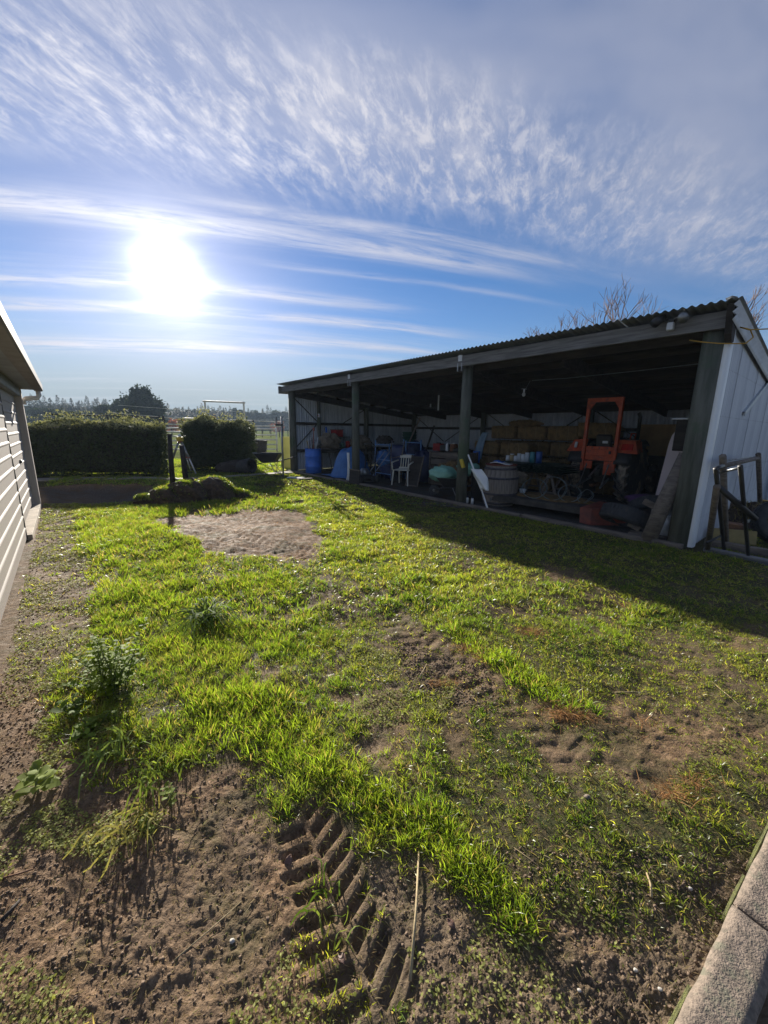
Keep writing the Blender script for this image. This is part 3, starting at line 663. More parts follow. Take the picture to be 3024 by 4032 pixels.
# ============================================================ OPEN POLE SHED
def roofz(w): return 3.13-.112*(w+.4)
def corr(width, length, pitch=.108, amp=.021, per=8):
    """corrugated sheet in the xz plane, waves along x, standing from z 0 to length"""
    n = max(2, int(round(width/pitch*per))); vs = []; fs = []
    for i in range(n+1):
        x = width*i/n; y = amp*cos(2*pi*x/pitch); vs += [(x, y, 0), (x, y, length)]
    for i in range(n): fs.append((2*i, 2*i+2, 2*i+3, 2*i+1))
    return vs, fs
shed = thing('pole_shed', 'long open-fronted farm shed with timber poles and corrugated iron roof', 'shed', (P4[0], P4[1], 0), SRZ)
LS = 12.06; BAY = 4.02
# local shed frame: x = -s, y = w
def spost(s, w, r0, r1, top, lab=None):
    b = MB().at((-s, w, 0)); b.tube([(0, 0, -.15), (0, 0, top*.5), (.0, 0, top)], r0, 14, r1=r1); return b.build('post', M_post, shed, True, label=lab)
spost(0, .02, .145, .135, 2.98, 'thick green-stained corner pole')
for k in (1, 2, 3): spost(BAY*k, .02, .125 if k < 3 else .14, .105 if k < 3 else .12, 2.98)
for k, top in ((0, 2.25), (1, 2.25), (2, 2.25), (3, 2.25)): spost(BAY*k if k < 3 else LS-.12, 6.15, .11, .10, top)
spost(LS-.12, .97+.1, .08, .07, 2.6); spost(LS-.12, 3.35, .11, .10, 2.45); spost(.12, 3.3, .11, .10, 2.5)
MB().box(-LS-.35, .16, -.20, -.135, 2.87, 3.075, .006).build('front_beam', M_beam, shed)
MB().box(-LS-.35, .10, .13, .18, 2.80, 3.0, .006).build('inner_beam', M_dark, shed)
MB().box(-LS-.42, -LS-.35, -.30, .15, 2.82, 3.08, .01).build('beam_end_block', M_beam, shed)
b = MB(); b.add([(0.12, -.32, 3.12), (.12, .0, 3.09), (.12, .0, 2.72), (.12, -.10, 2.70), (.12, -.20, 2.80), (.19, -.32, 3.12), (.19, .0, 3.09), (.19, .0, 2.72), (.19, -.10, 2.70), (.19, -.20, 2.80)],
        [(0, 4, 3, 2, 1), (5, 6, 7, 8, 9), (0, 1, 6, 5), (1, 2, 7, 6), (2, 3, 8, 7), (3, 4, 9, 8), (4, 0, 5, 9)]); b.build('barge_end', M_dark, shed)
# roof sheets
i = 0; x = -LS-.42; sl = sqrt(1+.112**2)
v, f = corr(.76, 7.0*sl, .095, .014); roof0 = None
while x < .25:
    wd = min(.76, .26-x)
    if wd < .1: break
    if roof0 is None:
        bb = MB(); bb.add([(a, -y_, z) for a, y_, z in v], f); roof0 = bb.build('roof_sheet', M_iron, shed, True)
        o = roof0
    elif wd > .75: o = inst(roof0, 'roof_sheet', shed)
    else:
        vv, ff = corr(wd, 7.0*sl, .095, .014); bb = MB(); bb.add([(a, -y_, z) for a, y_, z in vv], ff); o = bb.build('roof_sheet', M_iron, shed, True)
    # sheet runs along its z -> lay it back down the roof slope
    o.rotation_euler = (-(pi/2+math.atan(.112)), 0, 0); o.location = (x, -.36, roofz(-.36)-.0+.03+.002*(i % 2)); x += wd; i += 1
for s in [BAY*k for k in range(4)]+[2.01, 6.03, 10.05]:      # rafters
    b = MB(); xx = -min(s, LS-.05)-.10; y0, y1 = .18, 6.3
    b.add([(xx, y0, roofz(y0)-.12), (xx+.05, y0, roofz(y0)-.12), (xx+.05, y0, roofz(y0)-.36), (xx, y0, roofz(y0)-.36), (xx, y1, roofz(y1)-.12), (xx+.05, y1, roofz(y1)-.12), (xx+.05, y1, roofz(y1)-.36), (xx, y1, roofz(y1)-.36)],
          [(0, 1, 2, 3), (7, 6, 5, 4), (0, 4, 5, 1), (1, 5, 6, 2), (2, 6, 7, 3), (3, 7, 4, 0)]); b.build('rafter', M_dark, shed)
pur = None
for k in range(8):
    w = .3+k*.86; b = MB().at((0, w, roofz(w)-.075)); b.box(-LS-.3, .12, -.025, .025, -.05, .045)
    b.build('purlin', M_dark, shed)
# under-roof building paper, brown and dark between the purlins
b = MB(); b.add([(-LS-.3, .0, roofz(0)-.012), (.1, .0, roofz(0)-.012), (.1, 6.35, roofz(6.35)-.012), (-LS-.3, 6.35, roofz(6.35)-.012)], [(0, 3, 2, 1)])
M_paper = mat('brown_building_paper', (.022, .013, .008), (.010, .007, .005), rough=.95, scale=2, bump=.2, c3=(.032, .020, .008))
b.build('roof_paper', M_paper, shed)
# back wall and end walls: one object per sheet
def wallrun(n, wsheet, place, hfn, m, name='wall_sheet'):
    for k in range(n):
        h = hfn(k); vs, fs = corr(wsheet, h); bb = MB(); bb.add(vs, fs); o = bb.build(name, m, shed, True); place(o, k)
def pb(o, k): o.location = (-LS-.06+k*.756, 6.34+.003*(k % 2), 0.02)
wallrun(17, .772, pb, lambda k: 2.325, M_ironin)
def pl(o, k): o.location = (-LS-.06+.003*(k % 2), .02+k*.762, .02); o.rotation_euler = (0, 0, pi/2)
def sloped_end(n, wsheet, x, m, name, top_off, per=6, flip=False):
    for k in range(n):
        w0 = .02+k*wsheet; nn = int(wsheet/.0987*per); vs = []; fs = []
        for i in range(nn+1):
            t = (wsheet+.008)*i/nn; w = w0+t; y = (.021 if x < -1 else .013)*cos(2*pi*t/.09875); vs += [(y, t, 0), (y, t, roofz(w)-top_off)]
        for i in range(nn): fs.append((2*i, 2*i+2, 2*i+3, 2*i+1))
        bb = MB(); bb.add(vs, fs); o = bb.build(name, m, shed, True); o.location = (x+.003*(k % 2), w0, .02)
sloped_end(8, .79, -LS-.07, M_ironin, 'end_wall_sheet', .06)
sloped_end(8, .79, .145, M_iwhite, 'end_wall_sheet', .08)
# nails in rows on the white end wall, each row one stuff part; they are far too small to pick apart
b = MB()
for z in (.42, .98, 1.82, 2.42):
    for q in range(56):
        w = .10+q*.114
        if z < roofz(w)-.2: b.at((.158, w, z)).box(0, .004, -.004, .004, -.004, .004)
b.build('nails', M_steel, shed, kind='stuff')
b = MB().at((.12, -.075, .02))
prof = [(-.02, .03), (.0, -.01), (.04, -.03), (.085, .01), (.115, .012), (.15, -.03), (.19, -.02), (.205, .03), (.205, .09), (.195, .16)]
vs = []; fs = []
for q, (a, c) in enumerate(prof): vs += [(a, c-.02, 0), (a, c-.02, 2.86)]
for q in range(len(prof)-1): fs.append((2*q, 2*q+2, 2*q+3, 2*q+1))
b.at((-.02, -.03, .02)).add(vs, fs); b.at((0,0,0)); b.build('corner_flashing', mat('sky_bright_white_flashing', (.86, .88, .90), (.76, .78, .80), rough=.3, scale=2, bump=0, stretch=(1, 1, .2)), shed, True)  # white flashing, its colour raised for the sky's reflection
# barge flashing over the end wall: rolled sheet following the roof slope
b = MB(); prof = [(.10, .05), (.16, .068), (.21, .045), (.235, .01), (.19, -.03), (.235, -.07), (.19, -.11), (.235, -.15), (.20, -.20)]
vs = []; fs = []
for a, c in prof: vs += [(a, -.36, roofz(-.36)+c), (a, 6.7, roofz(6.7)+c)]
for q in range(len(prof)-1): fs.append((2*q, 2*q+1, 2*q+3, 2*q+2))
b.add(vs, fs); b.build('barge_flashing', M_iwhite, shed, True)
MB().box(-LS, .05, 6.16, 6.30, 2.20, 2.385).build('light_gap_plate', M_dark, shed)  # plate added to close the light gap over the back wall
# girts and braces
for w0, w1, z in ((.0, 6.2, 1.76), (.0, 6.2, .75)): MB().box(-LS-.04, -LS+.03, w0, w1, z-.05, z+.05).build('girt', M_dark, shed); MB().box(.06, .12, w0+.15, w1, z-.05, z+.05).build('girt', M_dark, shed)
for z in (1.66, .75): MB().box(-LS, .0, 6.24, 6.31, z-.05, z+.05).build('girt', M_dark, shed)
def bar(name, m, p, q, r, par=None, n=6, lab=None): return MB().tube([p, q], r, n).build(name, m, par if par is not None else shed, False, label=lab)
for (w0, z0), (w1, z1) in (((.05, 2.72), (1.05, 1.85)), ((2.1, 1.72), (3.3, 2.35)), ((.1, .85), (1.0, 1.7))): bar('brace', M_dark, (-LS+.01, w0, z0), (-LS+.01, w1, z1), .018)
for a, c in (((-LS+.1, 2.2), (-LS+1.9, 1.1)), ((-LS+2.0, 1.1), (-LS+3.9, 2.2)), ((-7.9, 2.2), (-6.1, 1.1)), ((-5.8, 1.1), (-4.15, 2.2)), ((-3.9, 2.2), (-2.2, 1.1))): bar('brace', M_dark, (a[0], 6.26, a[1]), (c[0], 6.26, c[1]), .016)
for k in (1, 2): bar('knee_brace', M_dark, (-BAY*k+.06, .05, 2.86), (-BAY*k+.06, 1.3, 2.56), .025)
# sill: planks along the front
for k, (a, c) in enumerate(((-LS, -8.9), (-8.9, -5.9), (-5.9, -2.4), (-2.4, .1))):
    MB().at((0, -.17+.01*(k % 2), 0), rz=.004*(-1)**k).box(a+.01, c-.01, -.055, .055, -.05, .045+.006*k, .01).build('sill_plank', M_plank, shed)
# small fittings on the beam
for s in (8.04, 4.05): MB().box(-s-.05, -s+.05, -.215, -.2, 2.97, 3.09, .003).build('beam_plate', M_pale, shed)
for s, dx in ((8.04, -.07), (4.05, -.06), (4.05, .04), (8.04, .04)): MB().box(-s+dx-.012, -s+dx+.012, -.205, -.16, 2.78, 2.94).build('post_strap', M_steel, shed)

# things fixed on the shed
fl = thing('flood_light', 'black twin-head security flood light on the shed beam near the right corner', 'flood light', SH(.45, -.21, 3.03), SRZ)
MB().box(-.04, .04, -.07, 0, -.10, .0, .01).build('sensor', M_pale, fl); MB().box(-.035, .035, -.05, 0, .0, .05, .01).build('bracket', M_black, fl)
for sx, rz, m in ((-1, .9, M_black), (1, -.7, M_steel)):
    h = MB().at((sx*.13, -.08, .06), rx=.5, rz=-rz*.6); h.tube([(0, .07, 0), (0, -.09, -.02)], .045, 12, r1=.062); h.at((0, 0, 0)).tube([(0, -.03, .03), (sx*.11, -.06, .06)], .012, 6); hh = h.build('lamp_head', m, fl, True)
bulb = thing('hanging_bulb', 'bare light bulb hanging under the shed roof by its cable', 'light bulb', SH(3.28, 1.0, 2.38))
MB().at((0, 0, 0)).lathe([(.0, -.075), (.025, -.068), (.036, -.04), (.033, -.01), (.016, .02)], 12).build('glass', M_glass, bulb, True)
MB().lathe([(.018, .02), (.02, .05), (.016, .075), (.0, .08)], 10).build('socket', M_pale, bulb, True); MB().tube([(-.055, 0, .085), (.05, .0, .08)], .009, 6).build('holder', M_steel, bulb); MB().tube([(.03, .0, .08), (.12, .02, .25)], .004, 5).build('cord', M_wire, bulb)
wv = MB(); wv.tube([(*SH(3.12, 1.0, 2.62)[:2], 2.62), SH(2.4, 1.0, 2.60), SH(1.2, 1.0, 2.615), SH(.14, 1.0, 2.64)], .006, 5); tag(wv.build('cable', M_wire), 'thin cable strung across the bay under the shed roof', 'cable')
fc = thing('hanging_tube_light', 'short white fitting hanging under the roof near the far post', 'light fitting', SH(7.0, 2.4, 2.3)); MB().box(-.02, .02, -.02, .02, -.12, .33).build('housing', M_pale, fc); MB().box(-.26, -.22, -.02, .02, -.03, .07).build('switch', M_steel, fc)
rp = MB(); pts = []
for p in ((-.25, -.10, 2.80), (-.1, -.18, 2.745), (.08, -.18, 2.70), (.22, -.12, 2.685), (.30, .05, 2.70), (.335, .22, 2.79), (.30, .16, 2.88), (.22, .05, 2.90), (.30, .10, 2.865), (.5, .2, 2.86), (1.3, .35, 2.84), (2.6, .5, 2.83)): pts.append(tuple(Vector(SH(-p[0], p[1], p[2]))))
rp.tube(pts, .008, 6); tag(rp.build('rope', M_rope, smooth=True), 'yellow rope looped round the top of the right shed corner', 'rope')

# ============================================================ LEFT GARAGE WITH ROLLER DOOR
LRZ = atan2(LA[1], LA[0])
M_gutter = mat('brown_grey_gutter', (.24, .21, .20), (.19, .165, .155), rough=.6, scale=4, bump=.03)
M_sill = mat('tan_concrete_sill', (.42, .35, .27), (.32, .27, .21), rough=.9, scale=8, bump=.2)
gar = thing('garage', 'cream garage with ribbed roller door at the left edge', 'garage', (LO[0], LO[1], 0), LRZ)
SEAM = 2.95
slat = None
def slatmesh(x0, x1, pitch=.17):
    prof = [(0, 0), (.010, .0), (.118, .004), (.122, .004), (.128, .008), (.138, .012), (.148, .012), (.158, .008), (.164, .004), (.170, .0)]
    vs = []; fs = []
    for z, y in prof: vs += [(x0, y, z), (x1, y, z)]
    for z, y in ((.170, -.012), (0, -.012)): vs += [(x0, y, z), (x1, y, z)]
    n = len(prof)+2
    for i in range(n): j = (i+1) % n; fs.append((2*i, 2*i+1, 2*j+1, 2*j))
    fs.append(tuple(2*i for i in range(n))); fs.append(tuple(2*i+1 for i in range(n))[::-1])
    return vs, fs
door = MB().box(.06, SEAM, -.14, -.10, .08, 2.16).build('roller_door', M_cream, gar)
v, f = slatmesh(.07, SEAM-.012)
for k in range(12):
    if slat is None: bb = MB(); bb.add(v, f); slat = bb.build('slat', M_cream, door)
    else: slat = inst(slat, 'slat', door)
    slat.location = (0, -.075, .10+k*.172)
hd = MB().at((1.25, -.08, .98)); hd.box(-.05, .05, 0, .035, -.03, .03, .005); hd.build('handle', M_black, door)
pan = MB().box(SEAM+.01, 8.4, -.10, -.06, .0, 2.16).build('wall_panel', M_cream, gar)
v, f = slatmesh(SEAM+.012, 8.4); s2 = None
for k in range(12):
    if s2 is None: bb = MB(); bb.add(v, f); s2 = bb.build('board', M_cream, pan)
    else: s2 = inst(s2, 'board', pan)
    s2.location = (0, -.03, .005+k*.172)
MB().box(SEAM-.02, SEAM+.02, -.08, -.02, .0, 2.16).build('seam_channel', M_black, gar)
MB().box(-.14, .05, -.20, .035, -.05, 2.28, .008).build('corner_post', M_trim, gar)
for k in range(15): MB().box(-.32, -.145, -.03+.0, .006, .02+k*.152, .16+k*.152, .004).build('weatherboard', M_trim, gar)
for k in range(15): inst(gar.children[-1], 'end_weatherboard', gar) if False else None
MB().box(-.33, -.30, -4.0, -.02, .0, 2.3).build('far_wall', M_trim, gar)
MB().box(.05, 8.4, -.14, .02, 2.12, 2.28, .008).build('door_header', M_fascia, gar)
MB().box(.05, SEAM, -.12, .035, -.03, .05, .006).build('sill', M_sill, gar)
MB().box(-.35, 8.4, -.14, .24, 2.275, 2.29).build('soffit', M_fascia, gar)
gt = MB(); prof = [(.22, 2.255), (.335, 2.255), (.352, 2.27), (.352, 2.385), (.335, 2.39), (.335, 2.28), (.24, 2.28), (.24, 2.41), (.22, 2.41)]
vs = []; fs = []
for y, z in prof: vs += [(-.38, y, z), (8.4, y, z)]
for i in range(len(prof)): j = (i+1) % len(prof); fs.append((2*i, 2*j, 2*j+1, 2*i+1))
fs.append(tuple(2*i for i in range(len(prof)))[::-1]); gt.add(vs, fs); gt.build('gutter', M_gutter, gar)
rf = MB(); rf.add([(-.4, .26, 2.40), (8.4, .26, 2.40), (8.4, -4, 3.3), (-.4, -4, 3.3), (-.4, .26, 2.43), (8.4, .26, 2.43), (8.4, -4, 3.33), (-.4, -4, 3.33)], [(0, 1, 2, 3)[::-1], (4, 5, 6, 7), (0, 1, 5, 4), (3, 2, 6, 7), (0, 3, 7, 4), (1, 2, 6, 5)]); rf.build('roof', M_iron, gar)
dp = MB(); dp.tube([(-.24, .28, 2.27), (-.24, .28, 2.17), (-.24, .25, 2.12), (-.24, .08, 2.10), (-.24, .035, 2.06), (-.24, .035, 1.98)], .042, 12); dp.build('downpipe', M_white, gar, True)

# ============================================================ CONCRETE EDGE bottom right
e0 = np.array([.88, .78]); ed = np.array([.70, .48]); ed = ed/np.hypot(*ed); en = np.array([ed[1], -ed[0]])
M_moss = mat('moss', (.16, .17, .05), (.10, .10, .04), rough=1, scale=60, bump=.8)
edge = thing('concrete_edging', 'worn concrete edging slabs along the bottom right corner', 'edging', (e0[0], e0[1], 0), atan2(ed[1], ed[0]))
def rough_slab(x0, x1, y0, y1, z0, z1, seed):
    def ring(z, inset, t): return None
    nx = max(3, int((x1-x0)/.03)); ny = 8; vs = []; fs = []
    xs = np.linspace(x0, x1, nx+1); ys = np.linspace(y0, y1, ny+1); X, Y = np.meshgrid(xs, ys, indexing='ij')
    Z = z1+(fbm(X, Y, 18, 3, seed)-.5)*.010
    dE = np.minimum(np.minimum(X-x0, x1-X), np.minimum(Y-y0, y1-Y)); Z = Z-.014*sstep(.02, 0, dE)
    jx = (fbm(X, Y, 11, 2, seed+3)-.5)*.007*(dE < .001); Y = Y+jx
    for i in range(nx+1):
        for j in range(ny+1): vs.append((X[i, j], Y[i, j], Z[i, j]))
    ix = lambda i, j: i*(ny+1)+j
    for i in range(nx):
        for j in range(ny): fs.append((ix(i, j), ix(i+1, j), ix(i+1, j+1), ix(i, j+1)))
    per = [ix(i, 0) for i in range(nx+1)]+[ix(nx, j) for j in range(1, ny+1)]+[ix(i, ny) for i in range(nx-1, -1, -1)]+[ix(0, j) for j in range(ny-1, 0, -1)]
    L = len(vs)
    for q in per: vs.append((vs[q][0], vs[q][1], z0))
    n = len(per)
    for q in range(n): fs.append((per[q], L+q, L+(q+1) % n, per[(q+1) % n]))
    return MB().add(vs, fs)
_gj = G(1587, 1966)[:2]-e0; _j = float(_gj @ ed)
for k, (a, c) in enumerate(((-1.2, _j-.007), (_j+.007, _j+.9), (_j+.914, 3.6))): rough_slab(a, c, -.125, 0, -.12, .035-.004*k, 40+k).build('slab', M_conc, edge, True)
for q, (mx, ln) in enumerate(((-.25, .3), (.35, .22), (.62, .35))): rough_slab(mx, mx+ln, -.004, .012, -.02, .022, 60+q).build('moss_edge', M_moss, edge, True)
MB().box(-1.2, 3.6, -1.2, -.13, -.14, -.07).build('dark_ground_strip', M_dark, edge)  # dark strip set lower than the slabs, on their outer side

# ============================================================ PATH by the hedges
pa_ = [G(300, 1030)[:2], G(430, 1037)[:2], G(560, 1042)[:2], G(640, 1036)[:2]]
b = MB(); vs = []; fs = []
for i, p in enumerate(((-10.5, 11.4), (-8.0, 11.75), (-6.2, 12.0), (-4.9, 12.9), (-4.1, 13.7), (-2.9, 14.6))):
    for q in (-.28, .28):
        x_, y_ = p[0]-.35*q, p[1]+q*1.0; vs += [(x_, y_, hz(x_, y_)+.022), (x_, y_, -.1)]
for i in range(5):
    a = i*4; fs += [(a, a+4, a+6, a+2), (a, a+1, a+5, a+4), (a+2, a+6, a+7, a+3)]
b.add(vs, fs); b.build('path', M_path, kind='structure')

# ============================================================ HEDGES AND TREES
def leafcloud(P, size, cols, asp=.5, seed=0):
    """diamond leaves at points P with random turns"""
    n = len(P); A = RS.randn(n, 3); A /= np.linalg.norm(A, axis=1)[:, None]; B_ = np.cross(A, RS.randn(n, 3)); B_ /= np.linalg.norm(B_, axis=1)[:, None]
    h = (size*(.6+.8*RS.rand(n)))[:, None]/2
    V = np.stack([P-A*h, P-B_*h*asp, P+A*h, P+B_*h*asp], 1).reshape(-1, 3)
    i = np.arange(n)[:, None]*4; F = np.concatenate([i+np.array([0, 1, 2]), i+np.array([0, 2, 3])], 0)
    return V, F, np.repeat(np.clip(cols, .003, .9), 4, 0)
def hedge(label, x0, y0, x1, y1, depth, hts, nleaf, group=None, roundr=.3, seed=0):
    L = sqrt((x1-x0)**2+(y1-y0)**2); az = atan2(y1-y0, x1-x0)
    t = thing('hedge', label, 'hedge', (x0, y0, 0), az, group)
    hx = lambda u: np.interp(u, np.linspace(0, L, len(hts)), hts)
    # core: lumpy dark mass of twigs
    nu, nv = int(L/.12)+2, 18; vs = []; fs = []
    for i in range(nu+1):
        u = L*i/nu; H = float(hx(u)); e = min(u, L-u); sh = (min(1, e/roundr))**.5*.93+.02
        for j in range(nv):
            a = 2*pi*j/nv; cy, cz = cos(a), sin(a); k = (abs(cy)**4+abs(cz)**4)**-.25
            y = depth/2+cy*k*depth*.40*(sh*.6+.4); z = H*.5+cz*k*H*.46*(sh*.35+.65)
            q = (float(fbm(np.array([u*3+cy]), np.array([z*3+9+cy]), 1.0, 3, seed)[0])-.5)*.22
            vs.append((min(max(u+.02, .06), L-.06), y+q*cy, max(z+q*cz*.7, .02)))
    for i in range(nu):
        for j in range(nv): fs.append((i*nv+j, (i+1)*nv+j, (i+1)*nv+(j+1) % nv, i*nv+(j+1) % nv))
    fs.append(tuple(range(nv))); fs.append(tuple(range(nu*nv, nu*nv+nv))[::-1])
    MB().add(vs, fs).build('twig_mass', M_hedgecore, t)
    n = nleaf; face = RS.rand(n); u = RS.rand(n)*L; H = hx(u); e = np.minimum(u, L-u)
    rd = np.clip(e/roundr, 0, 1)**.5
    y = np.zeros(n); z = np.zeros(n); jit = np.abs(RS.randn(n))*.05
    f0 = face < .45; f1 = (face >= .45) & (face < .75); f2 = face >= .75
    z[f0] = RS.rand(f0.sum())*H[f0]; y[f0] = 0; z[f1] = H[f1]; y[f1] = RS.rand(f1.sum())*depth; z[f2] = RS.rand(f2.sum())*H[f2]; y[f2] = depth
    ends = RS.rand(n) < .16; u[ends] = np.where(RS.rand(ends.sum()) < .5, 0, L)+RS.randn(ends.sum())*.05; y[ends] = RS.rand(ends.sum())*depth; z[ends] = RS.rand(ends.sum())*H[ends]
    bulge = (fbm(u*2.2+3, z*2.2+y, 1.0, 3, seed+5)-.5)*.34
    low = np.where(z < .25, .12, 0)*(1-z/.25*0)
    bulge = bulge*1.9
    y = np.where(f0 & ~ends, -bulge+low+.2*(1-rd)-.05+RS.randn(n)*.06-.12*(RS.rand(n)**6), np.where(f2 & ~ends, depth+bulge+RS.randn(n)*.035, y))
    shoot = (RS.rand(n) < .22)*RS.rand(n)**2*.34*(fbm(u*6, u*0+seed, 1.0, 2, seed) > .42)
    z = np.where(f1 & ~ends, H+bulge*.6-(1-rd)*.16+np.abs(RS.randn(n))*.03+shoot, z)
    z = np.maximum(z, .03)
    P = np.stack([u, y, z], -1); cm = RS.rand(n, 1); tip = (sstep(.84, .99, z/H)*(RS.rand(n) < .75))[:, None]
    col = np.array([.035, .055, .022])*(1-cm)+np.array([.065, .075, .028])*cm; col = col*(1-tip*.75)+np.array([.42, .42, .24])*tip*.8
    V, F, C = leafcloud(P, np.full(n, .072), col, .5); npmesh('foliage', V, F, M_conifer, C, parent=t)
    # stems at the base
    b = MB()
    for q in range(int(L*3)):
        x = RS.rand()*L; yy = .12+RS.rand()*(depth-.2); b.tube([(x, yy, 0), (x+RS.randn()*.06, yy+RS.randn()*.05, .3), (x+RS.randn()*.12, yy, .55)], .014, 5, r1=.006)
    b.build('stem', M_bark, t, kind='stuff'); return t
hedge('long dark clipped hedge behind the garage corner, pale new leaves on top', -13.6, 11.85, -7.5, 12.48, 1.1, [1.85, 1.75, 1.66, 1.62, 1.60, 1.66, 1.74, 1.72, 1.66, 1.62], 42000, seed=3)
hedge('taller rounded hedge bush right of the tripod', -7.35, 14.15, -6.15, 14.35, 1.2, [1.66, 1.84, 1.92, 1.88, 1.74], 19000, roundr=.22, seed=13)
hedge('lower hedge bush nearest the wheelbarrow', -6.2, 14.35, -5.05, 14.5, 1.1, [1.62, 1.74, 1.80, 1.74, 1.60], 17000, roundr=.22, seed=23)

def conifer_mesh(seed, H=10.0, R=1.7, n=520):
    r = np.random.RandomState(seed); t = r.rand(n)**.8; z = H*(.12+.88*t); rad = R*(1-t)**.8*(.55+.6*r.rand(n))+.08; a = r.rand(n)*2*pi
    lean = np.sin(z*2.2+seed)*.12
    P = np.stack([rad*np.cos(a)+lean, rad*np.sin(a), z-rad*.15], -1)
    A = np.stack([np.cos(a), np.sin(a), -.25+.1*r.randn(n)], -1); B_ = np.stack([-np.sin(a), np.cos(a), .25*r.randn(n)], -1)
    h = (.62*(1-t)+.22)[:, None]
    V = np.stack([P-A*h*.8, P-B_*h*.55+A*.1, P+A*h*.7, P+B_*h*.55+A*.1], 1).reshape(-1, 3); i = np.arange(n)[:, None]*4
    F = np.concatenate([i+np.array([0, 1, 2]), i+np.array([0, 2, 3])], 0); c = np.array([.030, .045, .022])*(.7+.6*r.rand(n, 1)); return V, F, np.repeat(c, 4, 0)
conf = []
for k in range(4):
    t = thing('conifer', 'x', 'tree'); V, F, C = conifer_mesh(200+k, 10.5+k*.5, 1.8+.25*(k % 2)); cr = npmesh('crown', V, F, M_conifer, C, parent=t)
    MB().tube([(0, 0, 0), (0, 0, 5), (0, 0, 10)], .16, 6, r1=.03).build('trunk', M_bark, t); conf.append(t)
used = set(); rnd = random.Random(4)
def treeline(x0, x1, n, dist0, dist1, hs0, hs1, label, first):
    for i in range(n):
        px = x0+(x1-x0)*(i+.5+rnd.uniform(-.45, .45))/n; D = dist0+(dist1-dist0)*((px-x0)/(x1-x0))+rnd.uniform(-7, 7)
        d = ray(px, 905); p = np.array([d[0], d[1]])/np.hypot(d[0], d[1])*D; k = rnd.randrange(4)
        o = conf[k] if k not in used else dup(conf[k]); used.add(k)
        o.location = (p[0], p[1], -.3); s_ = (hs0+(hs1-hs0)*((px-x0)/(x1-x0)))*rnd.uniform(.78, 1.22); o.scale = (s_*rnd.uniform(.85, 1.3), s_, s_); o.rotation_euler = (0, 0, rnd.uniform(0, 6))
        o['label'] = label; o['group'] = 'conifers of the distant plantation'
treeline(66, 262, 52, 185, 175, .92, .82, 'hazy dark conifer in the tree line left of the big tree clump', 0)
treeline(345, 632, 90, 190, 230, .80, .98, 'hazy bluish conifer in the tree line right of the big tree clump', 0)
# the mass of the wood behind the front rank
def woodbank(x0, x1, D, H, seed, n, nm):
    t = RS.rand(n); px = x0+(x1-x0)*t; dd = np.array([ray(float(p), 905)[:2] for p in px]); dd /= np.linalg.norm(dd, axis=1)[:, None]
    Dn = D+RS.rand(n)*22; z = RS.rand(n)**.8*H*(.75+.5*fbm(px*.13, px*0+seed, 1.0, 3, seed)); P = np.stack([dd[:, 0]*Dn, dd[:, 1]*Dn, z], -1)
    V, F, C = leafcloud(P, np.full(n, 2.1), np.array([.028, .042, .022])*(.6+.7*RS.rand(n, 1)), .75); npmesh(nm, V, F, M_conifer, C, kind='stuff')
woodbank(0, 300, 196, 7.8, 31, 24000, 'plantation_wood'); woodbank(330, 700, 215, 9.0, 41, 34000, 'plantation_wood')
# broad macrocarpas standing nearer
def bigtree(label, px, D, H, R, n, seed, kinds='macrocarpa_tree', cols=(.026, .040, .022), lobes=9):
    d = ray(px, 905); p = np.array([d[0], d[1]])/np.hypot(d[0], d[1])*D
    t = thing(kinds, label, 'tree', (p[0], p[1], -.2)); r = np.random.RandomState(seed)
    Ps = []
    for q in range(lobes):
        a = r.rand()*2*pi; z = H*(.22+.72*r.rand()); rr = R*(.25+.55*r.rand())*(1-(z/H)**2*.62); c = np.array([rr*cos(a), rr*sin(a), z]); m_ = n//lobes
        q_ = r.randn(m_, 3); q_ /= np.linalg.norm(q_, axis=1)[:, None]; Ps.append(c+q_*R*(.34+.2*r.rand())*np.array([1, 1, .9])*(.7+.35*r.rand(m_, 1)))
    m_ = n//5; z = H*r.rand(m_)**.8; a = r.rand(m_)*2*pi; rr = R*.75*(1-z/H*.9)**.6; Ps.append(np.stack([rr*np.cos(a), rr*np.sin(a), z], -1))
    P = np.concatenate(Ps); P[:, 2] = np.clip(P[:, 2], .4, H*1.04); P = P+r.randn(len(P), 3)*np.array([.28, .28, .45])*(r.rand(len(P), 1)**1.5)*1.6; P[:, 2] = np.clip(P[:, 2], .3, H*1.12); V, F, C = leafcloud(P, np.full(len(P), .58), np.array(cols)*(.6+.8*r.rand(len(P), 1)), .5)
    npmesh('crown', V, F, M_conifer, C, parent=t); MB().tube([(0, 0, 0), (.1, 0, H*.4), (0, 0, H*.85)], .35, 8, r1=.08).build('trunk', M_bark, t); return t
bigtree('broad dark conifer at the left foot of the big tree clump', 236, 110, 5.6, 3.4, 4600, 1)
bigtree('spreading dark tree second from the left in the clump', 260, 105, 6.6, 3.6, 5200, 2)
bigtree('tall dark tree in the middle of the clump', 286, 98, 7.0, 3.4, 6000, 3)
bigtree('tallest dark macrocarpa with a peaked crown, right side of the clump', 320, 92, 8.6, 3.5, 8500, 4, lobes=13)
bigtree('low bushy tree under the left end of the tree line', 90, 130, 5.0, 5.5, 2600, 5); bigtree('second low bushy tree behind the hedge, between garage and clump', 170, 128, 4.6, 6.0, 2800, 6)
t_ = bigtree('small orange autumn tree before the distant plantation', 372, 120, 3.4, 1.5, 600, 7, 'autumn_tree', (.42, .13, .03)); bigtree('small yellow autumn tree beside the orange one', 390, 118, 3.6, 1.2, 500, 8, 'autumn_tree', (.40, .28, .04))
